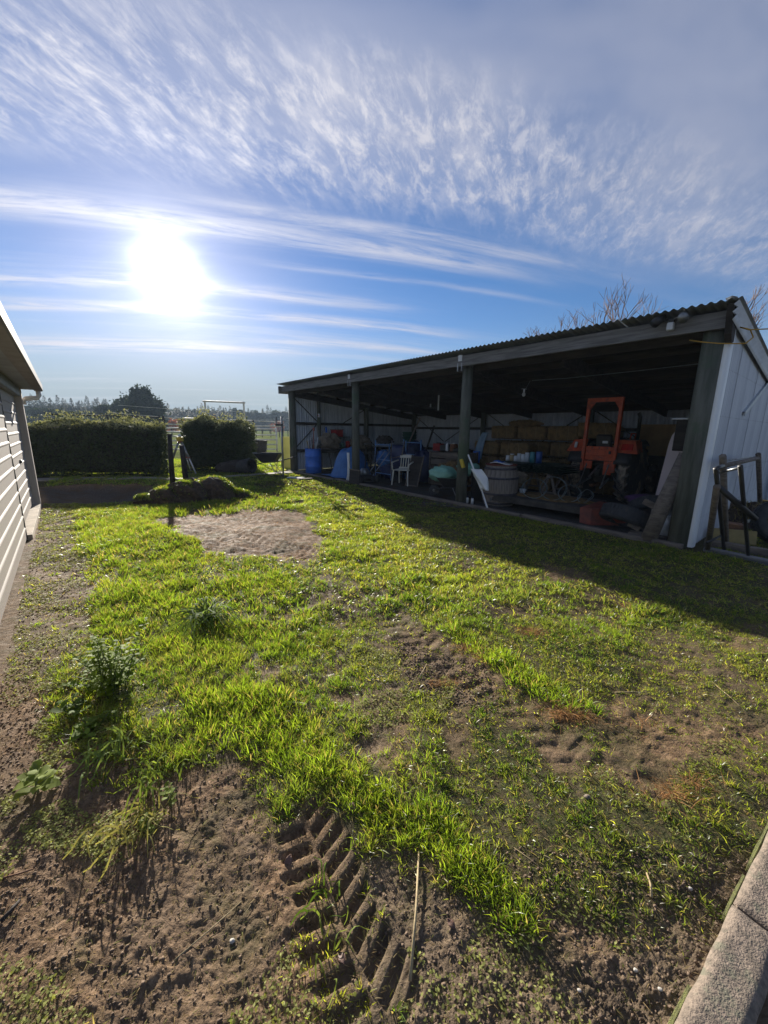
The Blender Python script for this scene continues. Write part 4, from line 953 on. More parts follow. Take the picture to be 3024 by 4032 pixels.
bigtree('yellow larch under the gantry bar', 462, 150, 5.4, 1.4, 420, 9, 'autumn_tree', (.32, .22, .05)); bigtree('rust-red bush near the right end of the tree line', 600, 150, 3.6, 3.0, 500, 10, 'autumn_tree', (.26, .08, .04))

def bare_tree(label, base, H, seed, lean=0):
    t = thing('bare_tree', label, 'tree', base); r = random.Random(seed); tr = MB(); br = MB()
    def grow(p, d, L, rad, dep):
        pts = [p]; q = p; dd = d
        for k in range(3):
            dd = (dd+Vector((r.uniform(-.22, .22), r.uniform(-.22, .22), r.uniform(-.02, .22)))).normalized(); q = q+dd*L/3; pts.append(q)
        (tr if dep == 0 else br).tube(pts, rad, 6 if dep < 2 else 3, False, r1=rad*.55)
        if dep < 5:
            for k in range(4 if dep < 3 else 3):
                a = r.uniform(0, 2*pi); s_ = r.uniform(.35, .8); ax = dd.orthogonal().normalized(); ax.rotate(Matrix.Rotation(a, 3, dd))
                nd = (dd+ax*s_+Vector((0, 0, .22))).normalized(); grow(pts[r.choice((2, 3, 3))], nd, L*r.uniform(.55, .76), rad*.55, dep+1)
    grow(Vector((0, 0, 0)), Vector((lean, 0, 1)), H*.33, .15, 0); tr.build('trunk', M_bark, t, True); br.build('branches', M_twig, t); return t
p_ = AT(1330, 700, 17.0); bare_tree('wide leafless tree showing above the shed roof, left of the flood light', (p_[0], p_[1], 0), 8.0, 5)
p_ = AT(1345, 700, 18.6); bare_tree('second leafless tree crowded behind the first above the roof', (p_[0]-.9, p_[1], 0), 8.0, 9)
p_ = AT(1262, 700, 18.0); bare_tree('lower leafless tree at the left of the bare crowns behind the roof', (p_[0], p_[1], 0), 7.3, 21)
p_ = AT(1400, 700, 17.6); bare_tree('leafless tree at the right of the bare crowns behind the roof', (p_[0]-.3, p_[1], 0), 7.0, 33)
p_ = AT(1565, 690, 15.0); bare_tree('small leafless tree peeping over the roof at its right end', (p_[0], p_[1], 0), 6.6, 12)

# ============================================================ YARDS BEHIND THE HEDGES
def fence(name, label, cat, pts, rails, pr, rr, ptop, mp_, mr, group=None, every=None):
    a = Vector(pts[0]); c = Vector(pts[1]); L = (c-a).length; az = atan2(c.y-a.y, c.x-a.x); t = thing(name, label, cat, (a.x, a.y, 0), az, group); n = max(1, round(L/every))
    for i in range(n+1): MB().at((L*i/n, 0, 0)).tube([(0, 0, -.1), (0, 0, ptop)], pr, 8).build('post', mp_, t, True)
    for z in rails:
        for i in range(n): MB().tube([(L*i/n+pr*.5, 0, z), (L*(i+1)/n-pr*.5, 0, z)], rr, 8).build('rail', mr, t, True)
    return t
def gz(x, y, z):
    d = ray(x, y); t = (z-CAM_H)/d[2]; return (_O+d*t)
fa = (-14.0, 15.3, 0); fb = (-8.3, 17.9, 0); fc_ = (-8.1, 25.5, 0)
q0 = gz(100, 899, 1.98); q1 = gz(350, 905, 1.98)
pA = AT(100, 900, 16.3); pB = AT(345, 905, 19.5); pC = AT(610, 916, 30.0)
fence('yard_fence', 'dark pipe yard fence with high top rail running behind the long hedge', 'fence', ((pA[0], pA[1], 0), (pB[0], pB[1], 0)), (.25, .6, .95, 1.3, 1.66, 2.03), .045, .028, 2.1, M_black, M_dark, every=2.5)
fence('yard_fence', 'pipe yard fence continuing from the tripod gap to the shed corner', 'fence', ((pB[0]+.1, pB[1]+.15, 0), (pC[0], pC[1], 0)), (1.7, 2.03), .05, .03, 2.1, M_dark, M_rail, every=3.2)
pD = AT(335, 960, 24.5); pE = AT(470, 960, 26.0); pF = AT(598, 960, 26.5); pE2 = AT(523, 960, 26.2)
fence('cattle_panel', 'steel cattle panel, coloured sunlit-pale, seen through the gap behind the tripod', 'gate', ((pD[0], pD[1], 0), (pE[0], pE[1], 0)), (.15, .42, .7, .98, 1.26, 1.5), .05, .042, 1.55, M_rail, M_rail, every=2.6)
fence('cattle_panel', 'steel cattle panel, coloured sunlit-pale, between the hedge end and the level staff', 'gate', ((pE2[0], pE2[1], 0), (pF[0], pF[1], 0)), (.15, .47, .79, 1.1, 1.5), .055, .045, 1.6, M_rail, M_rail, every=2.1)
def wirefence(label, p, q, n, h):
    a = Vector((p[0], p[1], 0)); c = Vector((q[0], q[1], 0)); L = (c-a).length; t = thing('wire_fence', label, 'fence', a, atan2(c.y-a.y, c.x-a.x))
    pm = None
    for i in range(n+1):
        if pm is None: pm = MB().box(-.06, .06, -.06, .06, -.1, h).build('post', M_dark, t)
        else: pm_ = inst(pm, 'post', t, (L*i/n, 0, 0))
    for z in (.35, .7, 1.05): MB().tube([(0, 0, z), (L, 0, z)], .012, 4).build('wire', M_wire, t)
wirefence('low post and wire fence across the far paddock', AT(330, 930, 62), AT(640, 930, 66), 16, 1.2)
wirefence('more distant post and wire fence before the trees', AT(60, 920, 110), AT(640, 920, 110), 40, 1.3)
gn = thing('yard_gantry', 'tall narrow steel goal-shaped frame standing in the yard', 'gantry', (*AT(445, 900, 22.0)[:2], 0), 0)
g2 = AT(528, 900, 20.8); g1_ = AT(445, 900, 22.0); gx, gy = g2[0]-g1_[0], g2[1]-g1_[1]
MB().tube([(0, 0, -.1), (0, 0, 3.02)], .05, 8).build('upright', M_rail, gn); MB().tube([(gx, gy, -.1), (gx, gy, 2.90)], .05, 8).build('upright', M_rail, gn); MB().tube([(-.1*gx/abs(gx), -.0, 2.98), (gx*1.03, gy*1.03, 2.84)], .045, 8).build('crossbar', M_rail, gn)
def wire(label, a, c, sag):
    pts = [tuple(np.array(a)*(1-t)+np.array(c)*t-np.array([0, 0, sag*4*t*(1-t)])) for t in np.linspace(0, 1, 9)]
    tag(MB().tube(pts, .018, 4).build('overhead_wire', M_rail), label, 'wire')
wire('upper overhead wire above the cattle yard', AT(255, 875, 46), AT(640, 889, 60), .3); wire('lower overhead wire above the cattle yard', AT(230, 890, 46), AT(640, 903, 60), .5)
# water trough tub in the yard
tb = thing('water_tub', 'dark barrel-sided tub in the yard beyond the wheelbarrow', 'tub', (*AT(551, 960, 23.2)[:2], 0)); MB().lathe([(.52, 0), (.60, .02), (.66, .35), (.68, .40), (.66, .44), (.70, .78), (.74, .82), (.70, .84), (.62, .80), (.60, .3), (.0, .25)], 24).build('shell', M_dark, tb, True); MB().box(-.62, .2, -.65, -.45, .78, .9, .02).build('lid_board', M_rail, tb)

# ============================================================ THINGS ON THE LAWN AND BY THE HEDGES
def ground_z(p): return hz(p[0], p[1])
def legtube(b, a, c, r): b.tube([a, c], r, 8)
TP = AT(392, 985, 13.6); tx0, ty0 = TP[0], TP[1]; tr = thing('laser_level_tripod', 'aluminium tripod carrying a yellow laser level in the hedge gap', 'tripod', (tx0, ty0, 0))
MB().lathe([(0, 1.03), (.07, 1.04), (.075, 1.09), (0, 1.10)], 12).build('head_plate', M_redsteel, tr)
for (fx, fy) in ((-.47, -.1), (.55, -.2), (.03, .5)):
    b = MB(); b.tube([(fx*.12, fy*.12, 1.05), (fx*.6, fy*.6, .5)], .036, 8); lg = b.build('leg', M_steel, tr, True); MB().tube([(fx*.55, fy*.55, .56), (fx, fy, .0)], .024, 8).build('leg_extension', M_pale, lg, True); MB().at((fx*.57, fy*.57, .53)).box(-.03, .03, -.03, .03, -.03, .03, .005).build('clamp', M_red, lg)
ll = thing('laser_level', 'yellow rotating laser level mounted on the tripod', 'laser level', (tx0, ty0, 1.10)); MB().box(-.09, .09, -.08, .08, 0, .14, .015).build('housing', M_yellow, ll); MB().at((0, 0, .14)).lathe([(.05, 0), (.05, .05), (.035, .06), (.035, .09), (0, .1)], 14).build('rotating_head', M_pale, ll, True)
for (bx, by, txp, typ, Y, lab, r) in ((374, 1060, 366, 937, 11.1, 'slender old fence post leaning left in the hedge gap', .065), (403, 1047, 392, 962, 11.8, 'short fence post behind the tripod leg', .075)):
    g = G(bx, by); tp = AT(txp, typ, g[1]); o = MB().tube([(0, 0, -.1), ((tp[0]-g[0])*.5, 0, tp[2]*.5), (tp[0]-g[0], 0, tp[2])], r, 9, r1=r*.8).build('old_post', M_dark, smooth=True); tag(o, lab, 'post', loc=(g[0], g[1], 0))
# levelling staff with its sensor
g = G(612, 1033); st = thing('level_staff', 'aluminium staff with a sensor clamp standing near the shed corner', 'staff', (g[0], g[1], 0))
tp = AT(608, 900, g[1]); MB().tube([(0, 0, 0), (tp[0]-g[0], 0, tp[2]-.0)], .028, 8).build('pole', M_steel, st, True)
zc = AT(609, 918, g[1])[2]; MB().at(((tp[0]-g[0])*.8-.04, -.04, zc)).box(-.14, .07, -.03, .03, -.03, .03, .006).build('clamp', M_black, st); MB().at(((tp[0]-g[0])*.8-.15, -.04, zc+.02)).box(-.02, .02, -.03, .03, .0, .22, .005).build('sensor', M_steel, st)
o = MB().box(-.28, .26, -.12, .13, 0, .03, .008).build('ground_plate', M_pale); tag(o, 'pale flat plate lying on the ground by the level staff', 'plate', loc=(g[0]+.42, g[1]-.02, .01), rz=-.3)
o = MB().box(-.22, .30, -.06, .07, 0, .04, .008).build('timber_offcut', M_plank); tag(o, 'grey timber offcut lying at the shed corner beside the pale plate', 'timber', loc=(g[0]+.75, g[1]-.35, .01), rz=.5)
o = MB().box(-.22, .22, -.03, .03, 0, 1.25, .01).build('painted_board', M_ygreen); q = AT(622, 1020, 15.6); tag(o, 'tall yellow-green board standing behind the level staff', 'board', loc=(q[0], q[1], 0), rz=.15)

def wheelbarrow(label, loc, rz, mtray, sc=1.0, group=None):
    t = thing('wheelbarrow', label, 'wheelbarrow', loc, rz, group); t.scale = (sc, sc, sc)
    def P(u, v, th=0):       # tray shell
        a = u; return None
    b = MB(); top = [(-.46, -.32), (.40, -.36), (.50, -.20), (.50, .20), (.40, .36), (-.46, .32)]; bot = [(-.26, -.18), (.20, -.20), (.26, -.12), (.26, .12), (.20, .20), (-.26, .18)]; n = 6
    vs = [(x, y, .66 if x < .45 else .68) for x, y in top]+[(x, y, .36) for x, y in bot]+[(x*.96, y*.95, .655) for x, y in top]+[(x*.96, y*.95, .375) for x, y in bot]
    fs = [(i, (i+1) % n, n+(i+1) % n, n+i)[::-1] for i in range(n)]+[tuple(range(n, 2*n))[::-1]]+[(2*n+i, 2*n+(i+1) % n, 3*n+(i+1) % n, 3*n+i) for i in range(n)]+[tuple(range(3*n, 4*n))]+[(i, (i+1) % n, 2*n+(i+1) % n, 2*n+i) for i in range(n)]
    b.add(vs, fs).build('tray', mtray, t); b = MB(); b.tube([(x*1.0, y*1.0, .662 if x < .45 else .682) for x, y in top+[top[0]]], .014, 6); b.build('rim', mtray, t)
    for s in (-1, 1):
        MB().tube([(.62, s*.06, .20), (.2, s*.20, .33), (-.45, s*.27, .40), (-.85, s*.30, .52)], .017, 7).build('handle', M_black, t, True)
        MB().tube([(-.12, s*.24, .36), (-.30, s*.27, .0), (-.36, s*.27, .0), (-.40, s*.26, .38)], .013, 6).build('leg', M_steel, t)
        MB().tube([(-.87, s*.302, .527), (-.98, s*.306, .555)], .02, 7).build('grip', M_rubber, t)
    w = MB().at((.62, 0, .19), rx=pi/2); w.lathe([(.10, -.035), (.15, -.045), (.185, -.03), (.19, 0), (.185, .03), (.15, .045), (.10, .035)], 20); ww = w.build('wheel', M_rubber, t, True); r_ = MB().at((.62, 0, .19), rx=pi/2); r_.lathe([(.0, -.04), (.03, -.04), (.10, -.02), (.10, .02), (.03, .04), (0, .04)], 14); r_.build('rim', M_steel, ww)
    return t
wheelbarrow('black wheelbarrow on the lawn edge beside the level staff', (-4.22, 14.05, .02), radians(178), M_black, 1.0, 'wheelbarrows')
def tyre(label, loc, rx, ry, rz, R, wdt, m=M_rubber, lugs=0, group=None, inner=.62):
    t = thing('tyre_carcass', label, 'tyre', loc, rz, group, rx, ry); ri = R*inner; prof = []
    for k in range(22):
        a = 2*pi*k/22; c, s_ = cos(a), sin(a); rr = (R+ri)/2+(R-ri)/2*np.sign(c)*abs(c)**.6; prof.append((rr, wdt/2*np.sign(s_)*abs(s_)**.6))
    prof = prof[:9]+[(ri+.02, wdt*.30)]+[(ri+.10*(R-ri)+.03, wdt*.1), (ri+.10*(R-ri)+.03, -wdt*.1)]+[(ri+.02, -wdt*.30)]+prof[14:]
    MB().lathe(prof, 40, True).build('carcass', m, t, True); b = MB()
    for k in range(44):
        a = 2*pi*k/44
        for s_ in (-1, 1): b.at((0, 0, 0), rz=a+s_*.035).box(R*.985, R*1.014, -.018, .018, s_*wdt*.04 if s_ > 0 else -wdt*.34, wdt*.34 if s_ > 0 else -wdt*.04, .0)
    b.build('tread_blocks', m, t, kind='stuff'); return t
tyre('large black pipe-like tyre lying against the foot of the right hedge', (-4.95, 13.80, .22), radians(78), radians(14), radians(60), .27, .55, M_rubber, inner=.7)
o = MB().blob(.62, .35, .36, 20, 12, .25, 2.4, 5, zmin=-.02).build('rubble_heap', M_dark, smooth=False); tag(o, 'low dark heap at the foot of the right hedge behind the tyre', 'heap', loc=(-5.5, 14.0, .05))
# turned turf beside the trench
def turf(label, x, y, rx, ry, rz_, seed, rot):
    z0 = hz(x, y); t = thing('turf_clod', label, 'turf', (x, y, z0), rot, 'clods of turned turf'); MB().blob(rx, ry, rz_, 30, 18, .30, 2.8, seed, zmin=-.05, power=.75).build('soil', M_turf, t, False)
    n = int(2600*rx); a = RS.rand(n)*2*pi; r_ = np.sqrt(RS.rand(n)); x_ = r_*np.cos(a)*rx*1.06; y_ = r_*np.sin(a)*ry*1.06; zt = rz_*np.sqrt(np.clip(1-r_**2*.94, 0, 1))*1.0
    zt = zt*(1+.25*(fbm(x_*5, y_*5, 1.0, 2, seed)-.5)); keep = (y_ > -ry*.75)|(RS.rand(n) < .35)
    x_, y_, zt = x_[keep], y_[keep], zt[keep]; n = len(x_)
    col = GREEN*.75+YEL*.30*RS.rand(n, 1); V, F, C = blades(x_, y_, 3, np.full(n, .012), np.full(n, .075), np.full(n, .010), col, lean=(.3, 1.2), z=zt+.03); npmesh('grass', V, F, M_grass, C, parent=t, kind='stuff'); return t
g = G(350, 1086); turf('leftmost brown clod of turf with little grass', g[0], g[1]+.22, .34, .34, .34, 3, .3)
g = G(392, 1084); turf('tall dark middle clod in the turf pile', g[0], g[1]+.30, .42, .40, .45, 5, .1)
g = G(448, 1077); turf('largest grassy clod at the right of the turf pile', g[0], g[1]+.28, .50, .40, .44, 8, -.1)
g = G(506, 1073); turf('flat small clod of turf at the right end of the pile', g[0], g[1]+.15, .30, .18, .12, 9, 0)
g = G(313, 1084); turf('low crumbled clod of soil left of the turf pile', g[0], g[1]+.1, .26, .20, .12, 11, 0)

# nettle-like weed, docks, and the fallen strap-leaved clump
def weed(label, px, py, H, nst, leaf, col, seed, spread=.12, name='weed', cat='weed'):
    g = G(px, py); r = np.random.RandomState(seed); t = thing(name, label, cat, (g[0], g[1], hz(g[0], g[1]))); st = MB(); Ps = []; 
    V_ = []; F_ = []; C_ = []; o = 0
    for k in range(nst):
        a = r.rand()*2*pi; lx, ly = r.randn(2)*spread; h = H*(.6+.4*r.rand()); top = (lx*1.6+.05*cos(a), ly*1.6, h); st.tube([(lx*.5, ly*.5, -.01), (lx, ly, h*.5), top], .004, 5, r1=.002)
        m_ = int(h/.03)+2
        for q in range(m_):
            f = (q+1)/m_; x = lx*(.5+f*1.1); y = ly*(.5+f*1.1); z = h*f
            for w_ in range(2):
                a2 = r.rand()*2*pi; L = leaf*(.7+.6*r.rand())*(1.15-.4*f); dx, dy = cos(a2), sin(a2); up = .2+.5*r.rand(); W_ = L*.33
                p0 = np.array([x, y, z]); e1 = np.array([dx, dy, up]); e2 = np.array([-dy, dx, .1*r.randn()])
                V_ += [p0, p0+e1*L*.4+e2*W_, p0+e1*L*.75+e2*W_*.7-np.array([0, 0, .1*L]), p0+e1*L-np.array([0, 0, .35*L]), p0+e1*L*.75-e2*W_*.7-np.array([0, 0, .1*L]), p0+e1*L*.4-e2*W_]
                F_ += [(o, o+1, o+2), (o, o+2, o+4), (o, o+4, o+5), (o+2, o+3, o+4)]; o += 6; cc = np.array(col)*(.75+.5*r.rand()); C_ += [cc]*6
    st.build('stem', M_pinefol if False else M_grassstem, t, kind='stuff'); npmesh('leaves', np.array(V_), np.array(F_), M_leaf, np.array(C_), parent=t)
    return t
M_grassstem = mat('green_stem', (.11, .14, .04), (.08, .09, .03), rough=.6, scale=10, bump=0)
weed('tall leafy weed standing on the left of the lawn', 240, 1490, .36, 20, .046, (.20, .28, .03), 3, .05)
weed('bushy lower growth at the foot of the tall weed', 235, 1462, .20, 20, .042, (.17, .25, .035), 4, .09)
weed('broad-leaved dock with bright leaves, front left', 185, 1578, .06, 6, .055, (.16, .24, .04), 5, .03, 'dock_plant', 'plant'); weed('broad-leaved dock beside the grass edge', 165, 1535, .06, 6, .055, (.13, .20, .04), 6, .04, 'dock_plant', 'plant')
weed('small pale seedling in the soil at the left edge', 72, 1712, .085, 3, .07, (.24, .30, .07), 7, .02, 'seedling', 'plant'); weed('tiny seedling right of the bare soil', 320, 1785, .07, 2, .03, (.20, .26, .05), 8, .01, 'seedling', 'plant'); weed('lone thin shoot standing in the bare soil', 370, 1735, .13, 2, .03, (.20, .26, .05), 9, .004, 'seedling', 'plant')
def straps(label, px, py, n, L, w, col, seed, flat=.9, name='strap_leaf_clump'):
    g = G(px, py); r = np.random.RandomState(seed); t = thing(name, label, 'plant', (g[0], g[1], hz(g[0], g[1])+.01)); V = []; F = []; C = []; o = 0
    for k in range(n):
        a = r.rand()*2*pi; Lk = L*(.6+.7*r.rand()); h = (.35+.5*r.rand())*Lk*(1-flat*.6); x0, y0 = r.randn(2)*.05; cr = r.randn()*.5; dx, dy = cos(a), sin(a); cc = np.array(col)*(.7+.6*r.rand())
        for q in range(6):
            f = q/5; rr = Lk*f; a_ = a+cr*f; z = h*sin(pi*min(f*1.15, 1))*(1-f*.3)+.01; ww = w*(1-f**3)*.5+.0008; x = x0+rr*cos(a_); y = y0+rr*sin(a_); V += [(x-dy*ww, y+dx*ww, z), (x+dy*ww, y-dx*ww, z+.004)]; C += [cc, cc]
            if q: b_ = o+2*q; F += [(b_-2, b_-1, b_+1), (b_-2, b_+1, b_)]
        o += 12
    npmesh('leaves', np.array(V), np.array(F), M_leaf, np.array(C), parent=t)
straps('flattened clump of long pale strap leaves in the middle of the lawn', 450, 1330, 70, .36, .011, (.13, .19, .06), 3)
straps('small clump of broad grass blades beside the bottom soil', 340, 1690, 26, .13, .006, (.17, .23, .05), 4, .4, 'grass_clump'); straps('green tuft growing out of the front tyre track', 690, 1915, 9, .07, .0038, (.12, .20, .03), 5, .3, 'grass_clump'); straps('dry greenish tuft at the bottom of the tyre track', 712, 2050, 10, .06, .0038, (.17, .22, .05), 6, .5, 'grass_clump'); straps('loose tuft at the edge of the soil, left of the turf', 250, 1625, 40, .16, .006, (.18, .25, .07), 7, .5, 'grass_clump'); straps('long thin grass lying towards the garage', 300, 1790, 34, .13, .004, (.28, .26, .10), 8, .6, 'grass_clump')

def stick(label, a, c, r, m=M_straw, name='dry_stick'):
    p = G(*a); q = G(*c); z0, z1 = hz(p[0], p[1])+r*1.5, hz(q[0], q[1])+r*1.5; mid = ((p[0]+q[0])/2+.004, (p[1]+q[1])/2-.003, max(z0, z1)+.002)
    tag(MB().tube([(p[0], p[1], z0), mid, (q[0], q[1], z1)], r, 6, r1=r*.6).build(name, m, smooth=True), label, 'stick')
stick('long pale dry stick lying upright in view at the bottom middle', (886, 2110), (905, 1835), .0055); stick('short pale stick on the mud near the concrete edging', (1408, 1935), (1397, 1885), .005)
stick('thin curved stalk across the bare soil, lower left', (375, 2060), (520, 1932), .0022); stick('short twig lying right of the curved stalk', (560, 1905), (508, 1985), .0016); stick('thin brown stalk at the far right of the mud', (1175, 1880), (1110, 1830), .0015)
stick('pale stalk sticking out near the mud hollow', (905, 1460), (922, 1425), .004); stick('dry stalk lying on the grass near the right edge', (1620, 1540), (1540, 1470), .003); stick('straight hay stem on the lawn right of the hay wisps', (1330, 1488), (1400, 1490), .003); stick('reddish twig at the lower left corner', (5, 1890), (70, 1872), .004, M_rust); stick('dark root stub at the bottom left edge', (0, 1985), (42, 1940), .008, M_dark)
def leafthing(label, px, py, sz, m, seed, name='dead_leaf', cat='leaf'):
    g = G(px, py); r = random.Random(seed); z = hz(g[0], g[1])+.006; n = 6; 
    b = MB().at((g[0], g[1], z), rx=r.uniform(-.4, .4), ry=r.uniform(-.4, .4), rz=r.uniform(0, 6)); b.slab(lambda u, v: ((u-.5)*sz, (v-.5)*sz*.6*max(.08, sin(pi*u)), .25*sz*(v-.5)**2+.1*sz*sin(u*5)), 6, 3, .0008); tag(b.build(name, m, smooth=True), label, cat)
leafthing('dark purple dead leaf in the front tyre track', 622, 1850, .05, M_leafbrown, 1); leafthing('curled dead leaf left of the tyre track', 655, 1995, .045, M_leafbrown, 2); leafthing('brown dead leaf on the mud below the grass', 738, 2062, .04, M_leafbrown, 3); leafthing('red-brown dead leaf on the mud at the bottom', 975, 1990, .035, M_leafbrown, 4); leafthing('brown leaf on the upper rim of the tyre print', 760, 1745, .05, M_leafbrown, 5)
for q, (px, py, s_, lab) in enumerate(((1492, 1916, .011, 'white pebble nearest the concrete edging'), (1428, 2130, .009, 'white stone on the mud near the bottom'), (1375, 2088, .009, 'white chip left of the bottom stone'), (1253, 2130, .008, 'small white chip in the mud, lower right'), (930, 2140, .010, 'grey pebble beside the long stick'), (500, 2016, .012, 'pale stone in the bare soil'), (708, 1130, .03, 'round stone at the edge of the tyre-marked patch'), (1268, 1725, .02, 'dark stone in the grass of the right lawn'))):
    g = G(px, py); o = MB().blob(s_*.75, s_*.6, s_*.4, 10, 7, .3, 2, q).build('pebble', M_stone if 'white' in lab or 'pale' in lab else M_conc, smooth=True); tag(o, lab, 'stone', loc=(g[0], g[1], hz(g[0], g[1])+s_*.4))

# ============================================================ SHED CONTENTS (local x to the right along the front, y into the shed)
def ST(name, label, cat, s, w, z=.0, r=0, group=None, rx=0, ry=0): return thing(name, label, cat, SH(s, w, z), SRZ+r, group, rx, ry)
def SO(o, label, cat, s, w, z=0, r=0, group=None): return tag(o, label, cat, group, SH(s, w, z), SRZ+r)
# --- blue drum with handles standing in it
dr = ST('plastic_drum', 'blue plastic drum full of tool handles at the left end of the shed', 'drum', 11.05, .28)
MB().lathe([(.26, 0), (.285, .02), (.29, .22), (.302, .24), (.302, .265), (.29, .285), (.292, .58), (.304, .60), (.304, .63), (.290, .65), (.285, .80), (.275, .84), (.255, .845), (.25, .80), (.265, .60), (.26, .10), (0, .08)], 32).build('shell', M_blue, dr, True)
MB().lathe([(.276, .835), (.292, .84), (.292, .87), (.276, .875), (.262, .86)], 32, True).build('rim', M_blue, dr, True)
for q, (a, L, m, dx, dy, lab) in enumerate(((0, 1.55, M_redsteel, .12, -.02, 'red-handled tool, the tallest standing in the blue drum'), (1, 1.25, M_steel, -.25, .05, 'grey tool handle leaning left in the blue drum'), (2, 1.20, M_pale, .28, .04, 'pale handle leaning right in the blue drum'), (3, 1.3, M_steel, .02, .2, 'steel rod at the back of the blue drum'), (4, 1.1, M_straw, -.12, -.16, 'wooden handle at the front of the blue drum'), (5, 1.18, M_dark, .20, -.15, 'dark handle at the front right of the blue drum'), (6, 1.22, M_pale, -.05, -.02, 'thin pale cane in the middle of the blue drum'), (7, 1.15, M_steel, .33, -.05, 'hooked steel bar hanging over the right of the drum rim'))):
    x0, y0 = -dx*.3, -dy*.3; p1 = (dx, dy, L-.12); b = MB(); b.tube([(x0, y0, 0), (x0+(dx-x0)*.6, y0+(dy-y0)*.6, (L-.12)*.6), p1], .02, 6)
    o = thing('tool', lab, 'tool', SH(11.05, .28, .12), SRZ); b.build('handle', m, o, True); h = MB().at(p1, rz=q*.8)
    if q % 3 == 0: h.box(-.06, .06, -.012, .012, -.05, .07, .005)
    elif q % 3 == 1: h.tube([(-.06, 0, 0), (-.05, 0, .04), (.05, 0, .04), (.06, 0, 0)], .012, 6)
    else: h.tube([(0, 0, 0), (.0, 0, .05), (.03, 0, .09)], .018, 6, r1=.006)
    h.build('head', m, o)
# --- bench along the left end wall
be = ST('workbench', 'old timber bench along the left end wall behind the blue drum', 'bench', 11.45, 1.6)
for k in range(4): MB().box(-.36+k*.18, -.19+k*.18, -1.1, 1.9, .84, .875, .004).build('top_plank', M_plank, be)
for x in (-.33, .28):
    for y in (-1.0, .4, 1.8): MB().box(x, x+.08, y, y+.08, 0, .84).build('leg', M_plank, be)
MB().box(.33, .36, -1.0, 1.8, .70, .82).build('apron', M_dark, be)
def sack(label, s, w, z, rx, ry, rz_, m, seed, amp=.22, name='sack', cat='sack', r=0, power=.8, zmin=None):
    return SO(MB().blob(rx, ry, rz_, 30, 20, amp, 4.2, seed, power=power, zmin=zmin).build(name, m, smooth=True), label, cat, s, w, z, r)
sack('big crumpled bundle of burlap on the bench behind the blue drum', 11.35, 1.15, 1.12, .36, .34, .27, M_jute, 3, .5); sack('second burlap bundle slumped further along the bench', 10.9, 2.3, 1.08, .40, .36, .24, M_jute, 6, .5)
sack('grey crumpled bag at the left of the bench', 11.6, .75, 1.02, .18, .2, .14, M_steel, 7, .5)
rc = ST('red_box', 'bright red metal box on the left end wall above the bench', 'box', 11.72, 1.75, 1.28); MB().box(-.22, .18, -.16, .16, 0, .25, .01).build('case', M_red, rc); MB().box(-.24, .20, -.18, .18, .25, .28, .008).build('lid', M_redsteel, rc); MB().tube([(-.1, 0, .28), (-.08, 0, .33), (.06, 0, .33), (.08, 0, .28)], .01, 6).build('handle', M_black, rc)
sl_ = ST('wall_shelf', 'narrow shelf bracket carrying the red box on the left end wall', 'shelf', 11.75, 1.75, 1.23); MB().box(-.25, .2, -.5, .5, .02, .045).build('board', M_dark, sl_); MB().box(-.24, -.21, -.02, .02, -.2, .02).build('bracket', M_dark, sl_)
SO(MB().tube([(0, 0, 0), (.02, 0, .2), (-.01, 0, .35)], .05, 8, r1=.03).build('hanging_rag', M_blue, smooth=True), 'blue rag hanging left of the red box', 'rag', 11.8, 1.3, 1.3)
sw = ST('switch_box', 'small pale switch box on the inner end-wall pole', 'switch box', 11.72, .95, 2.0); MB().box(-.04, .04, -.03, .03, 0, .13, .005).build('case', M_pale, sw); MB().box(-.015, .015, -.04, -.028, .04, .09).build('rocker', M_red, sw)
for q, (s, w, a, c, m, nm, lab) in enumerate(((11.2, 1.9, .09, .22, M_red, 'red_can', 'red can standing on the bench between the bundles'), (11.1, 2.9, .10, .2, M_dark, 'dark_tin', 'dark tin on the bench near the second pole'), (11.0, 3.2, .08, .24, M_pale, 'pale_tin', 'pale tin at the far end of the bench'), (11.05, 1.55, .07, .16, M_green, 'green_tin', 'small green tin on the bench'))):
    SO(MB().lathe([(a, 0), (a, c), (a*.8, c+.01), (a*.3, c+.03), (0, c+.03)], 16).build(nm, m, smooth=True), lab, 'tin', s, w, .875)
# --- blue tarpaulin over a low heap
def tarpfn(u, v):
    x = (u-.5)*1.55; y = (v-.5)*1.4; r_ = sqrt((x/.70)**2+(y/.62)**2); z = .95*max(0, 1-r_**2.6)**.62
    q = float(fbm(np.array([x*3+4]), np.array([y*3+2]), 1.0, 3, 9)[0])-.5; z = z*(1+.22*q)+.06*q+.05; z += .04*sin(x*14+y*5)*(z > .1)*min(1, r_); return (x*(1-.15*z)+.05*q, y*(1-.12*z), max(z, .03+.02*q))
tp_ = ST('tarpaulin', 'blue tarpaulin draped over a heap left of the second pole', 'tarpaulin', 9.35, .75, 0); MB().slab(tarpfn, 30, 26, .012).build('sheet', M_tarp, tp_, True)
SO(MB().blob(.52, .42, .42, 16, 10, .3, 2, 4, zmin=0).build('covered_heap', M_dark), 'dark heap showing below the blue tarpaulin', 'heap', 9.35, .82, .02)
SO(MB().slab(lambda u, v: ((u-.5)*.14+.06*(1-v)*sin(3*v)-.10*(1-v)**2, .03*sin(9*u+3*v), v*.88), 6, 12, .01).build('white_sheet', M_white, smooth=True), 'narrow white plastic sheet standing against the left of the second pole', 'sheet', 8.36, -.02, 0)
bd = ST('leaning_board', 'brown square board leaning on the foot of the second pole', 'board', 7.82, -.20, 0, 0, None, radians(-6)); MB().box(-.27, .25, -.012, .012, 0, .42, .004).build('panel', M_dark, bd); MB().box(-.27, .25, -.03, -.012, .40, .43, .003).build('top_edge', M_plank, bd)
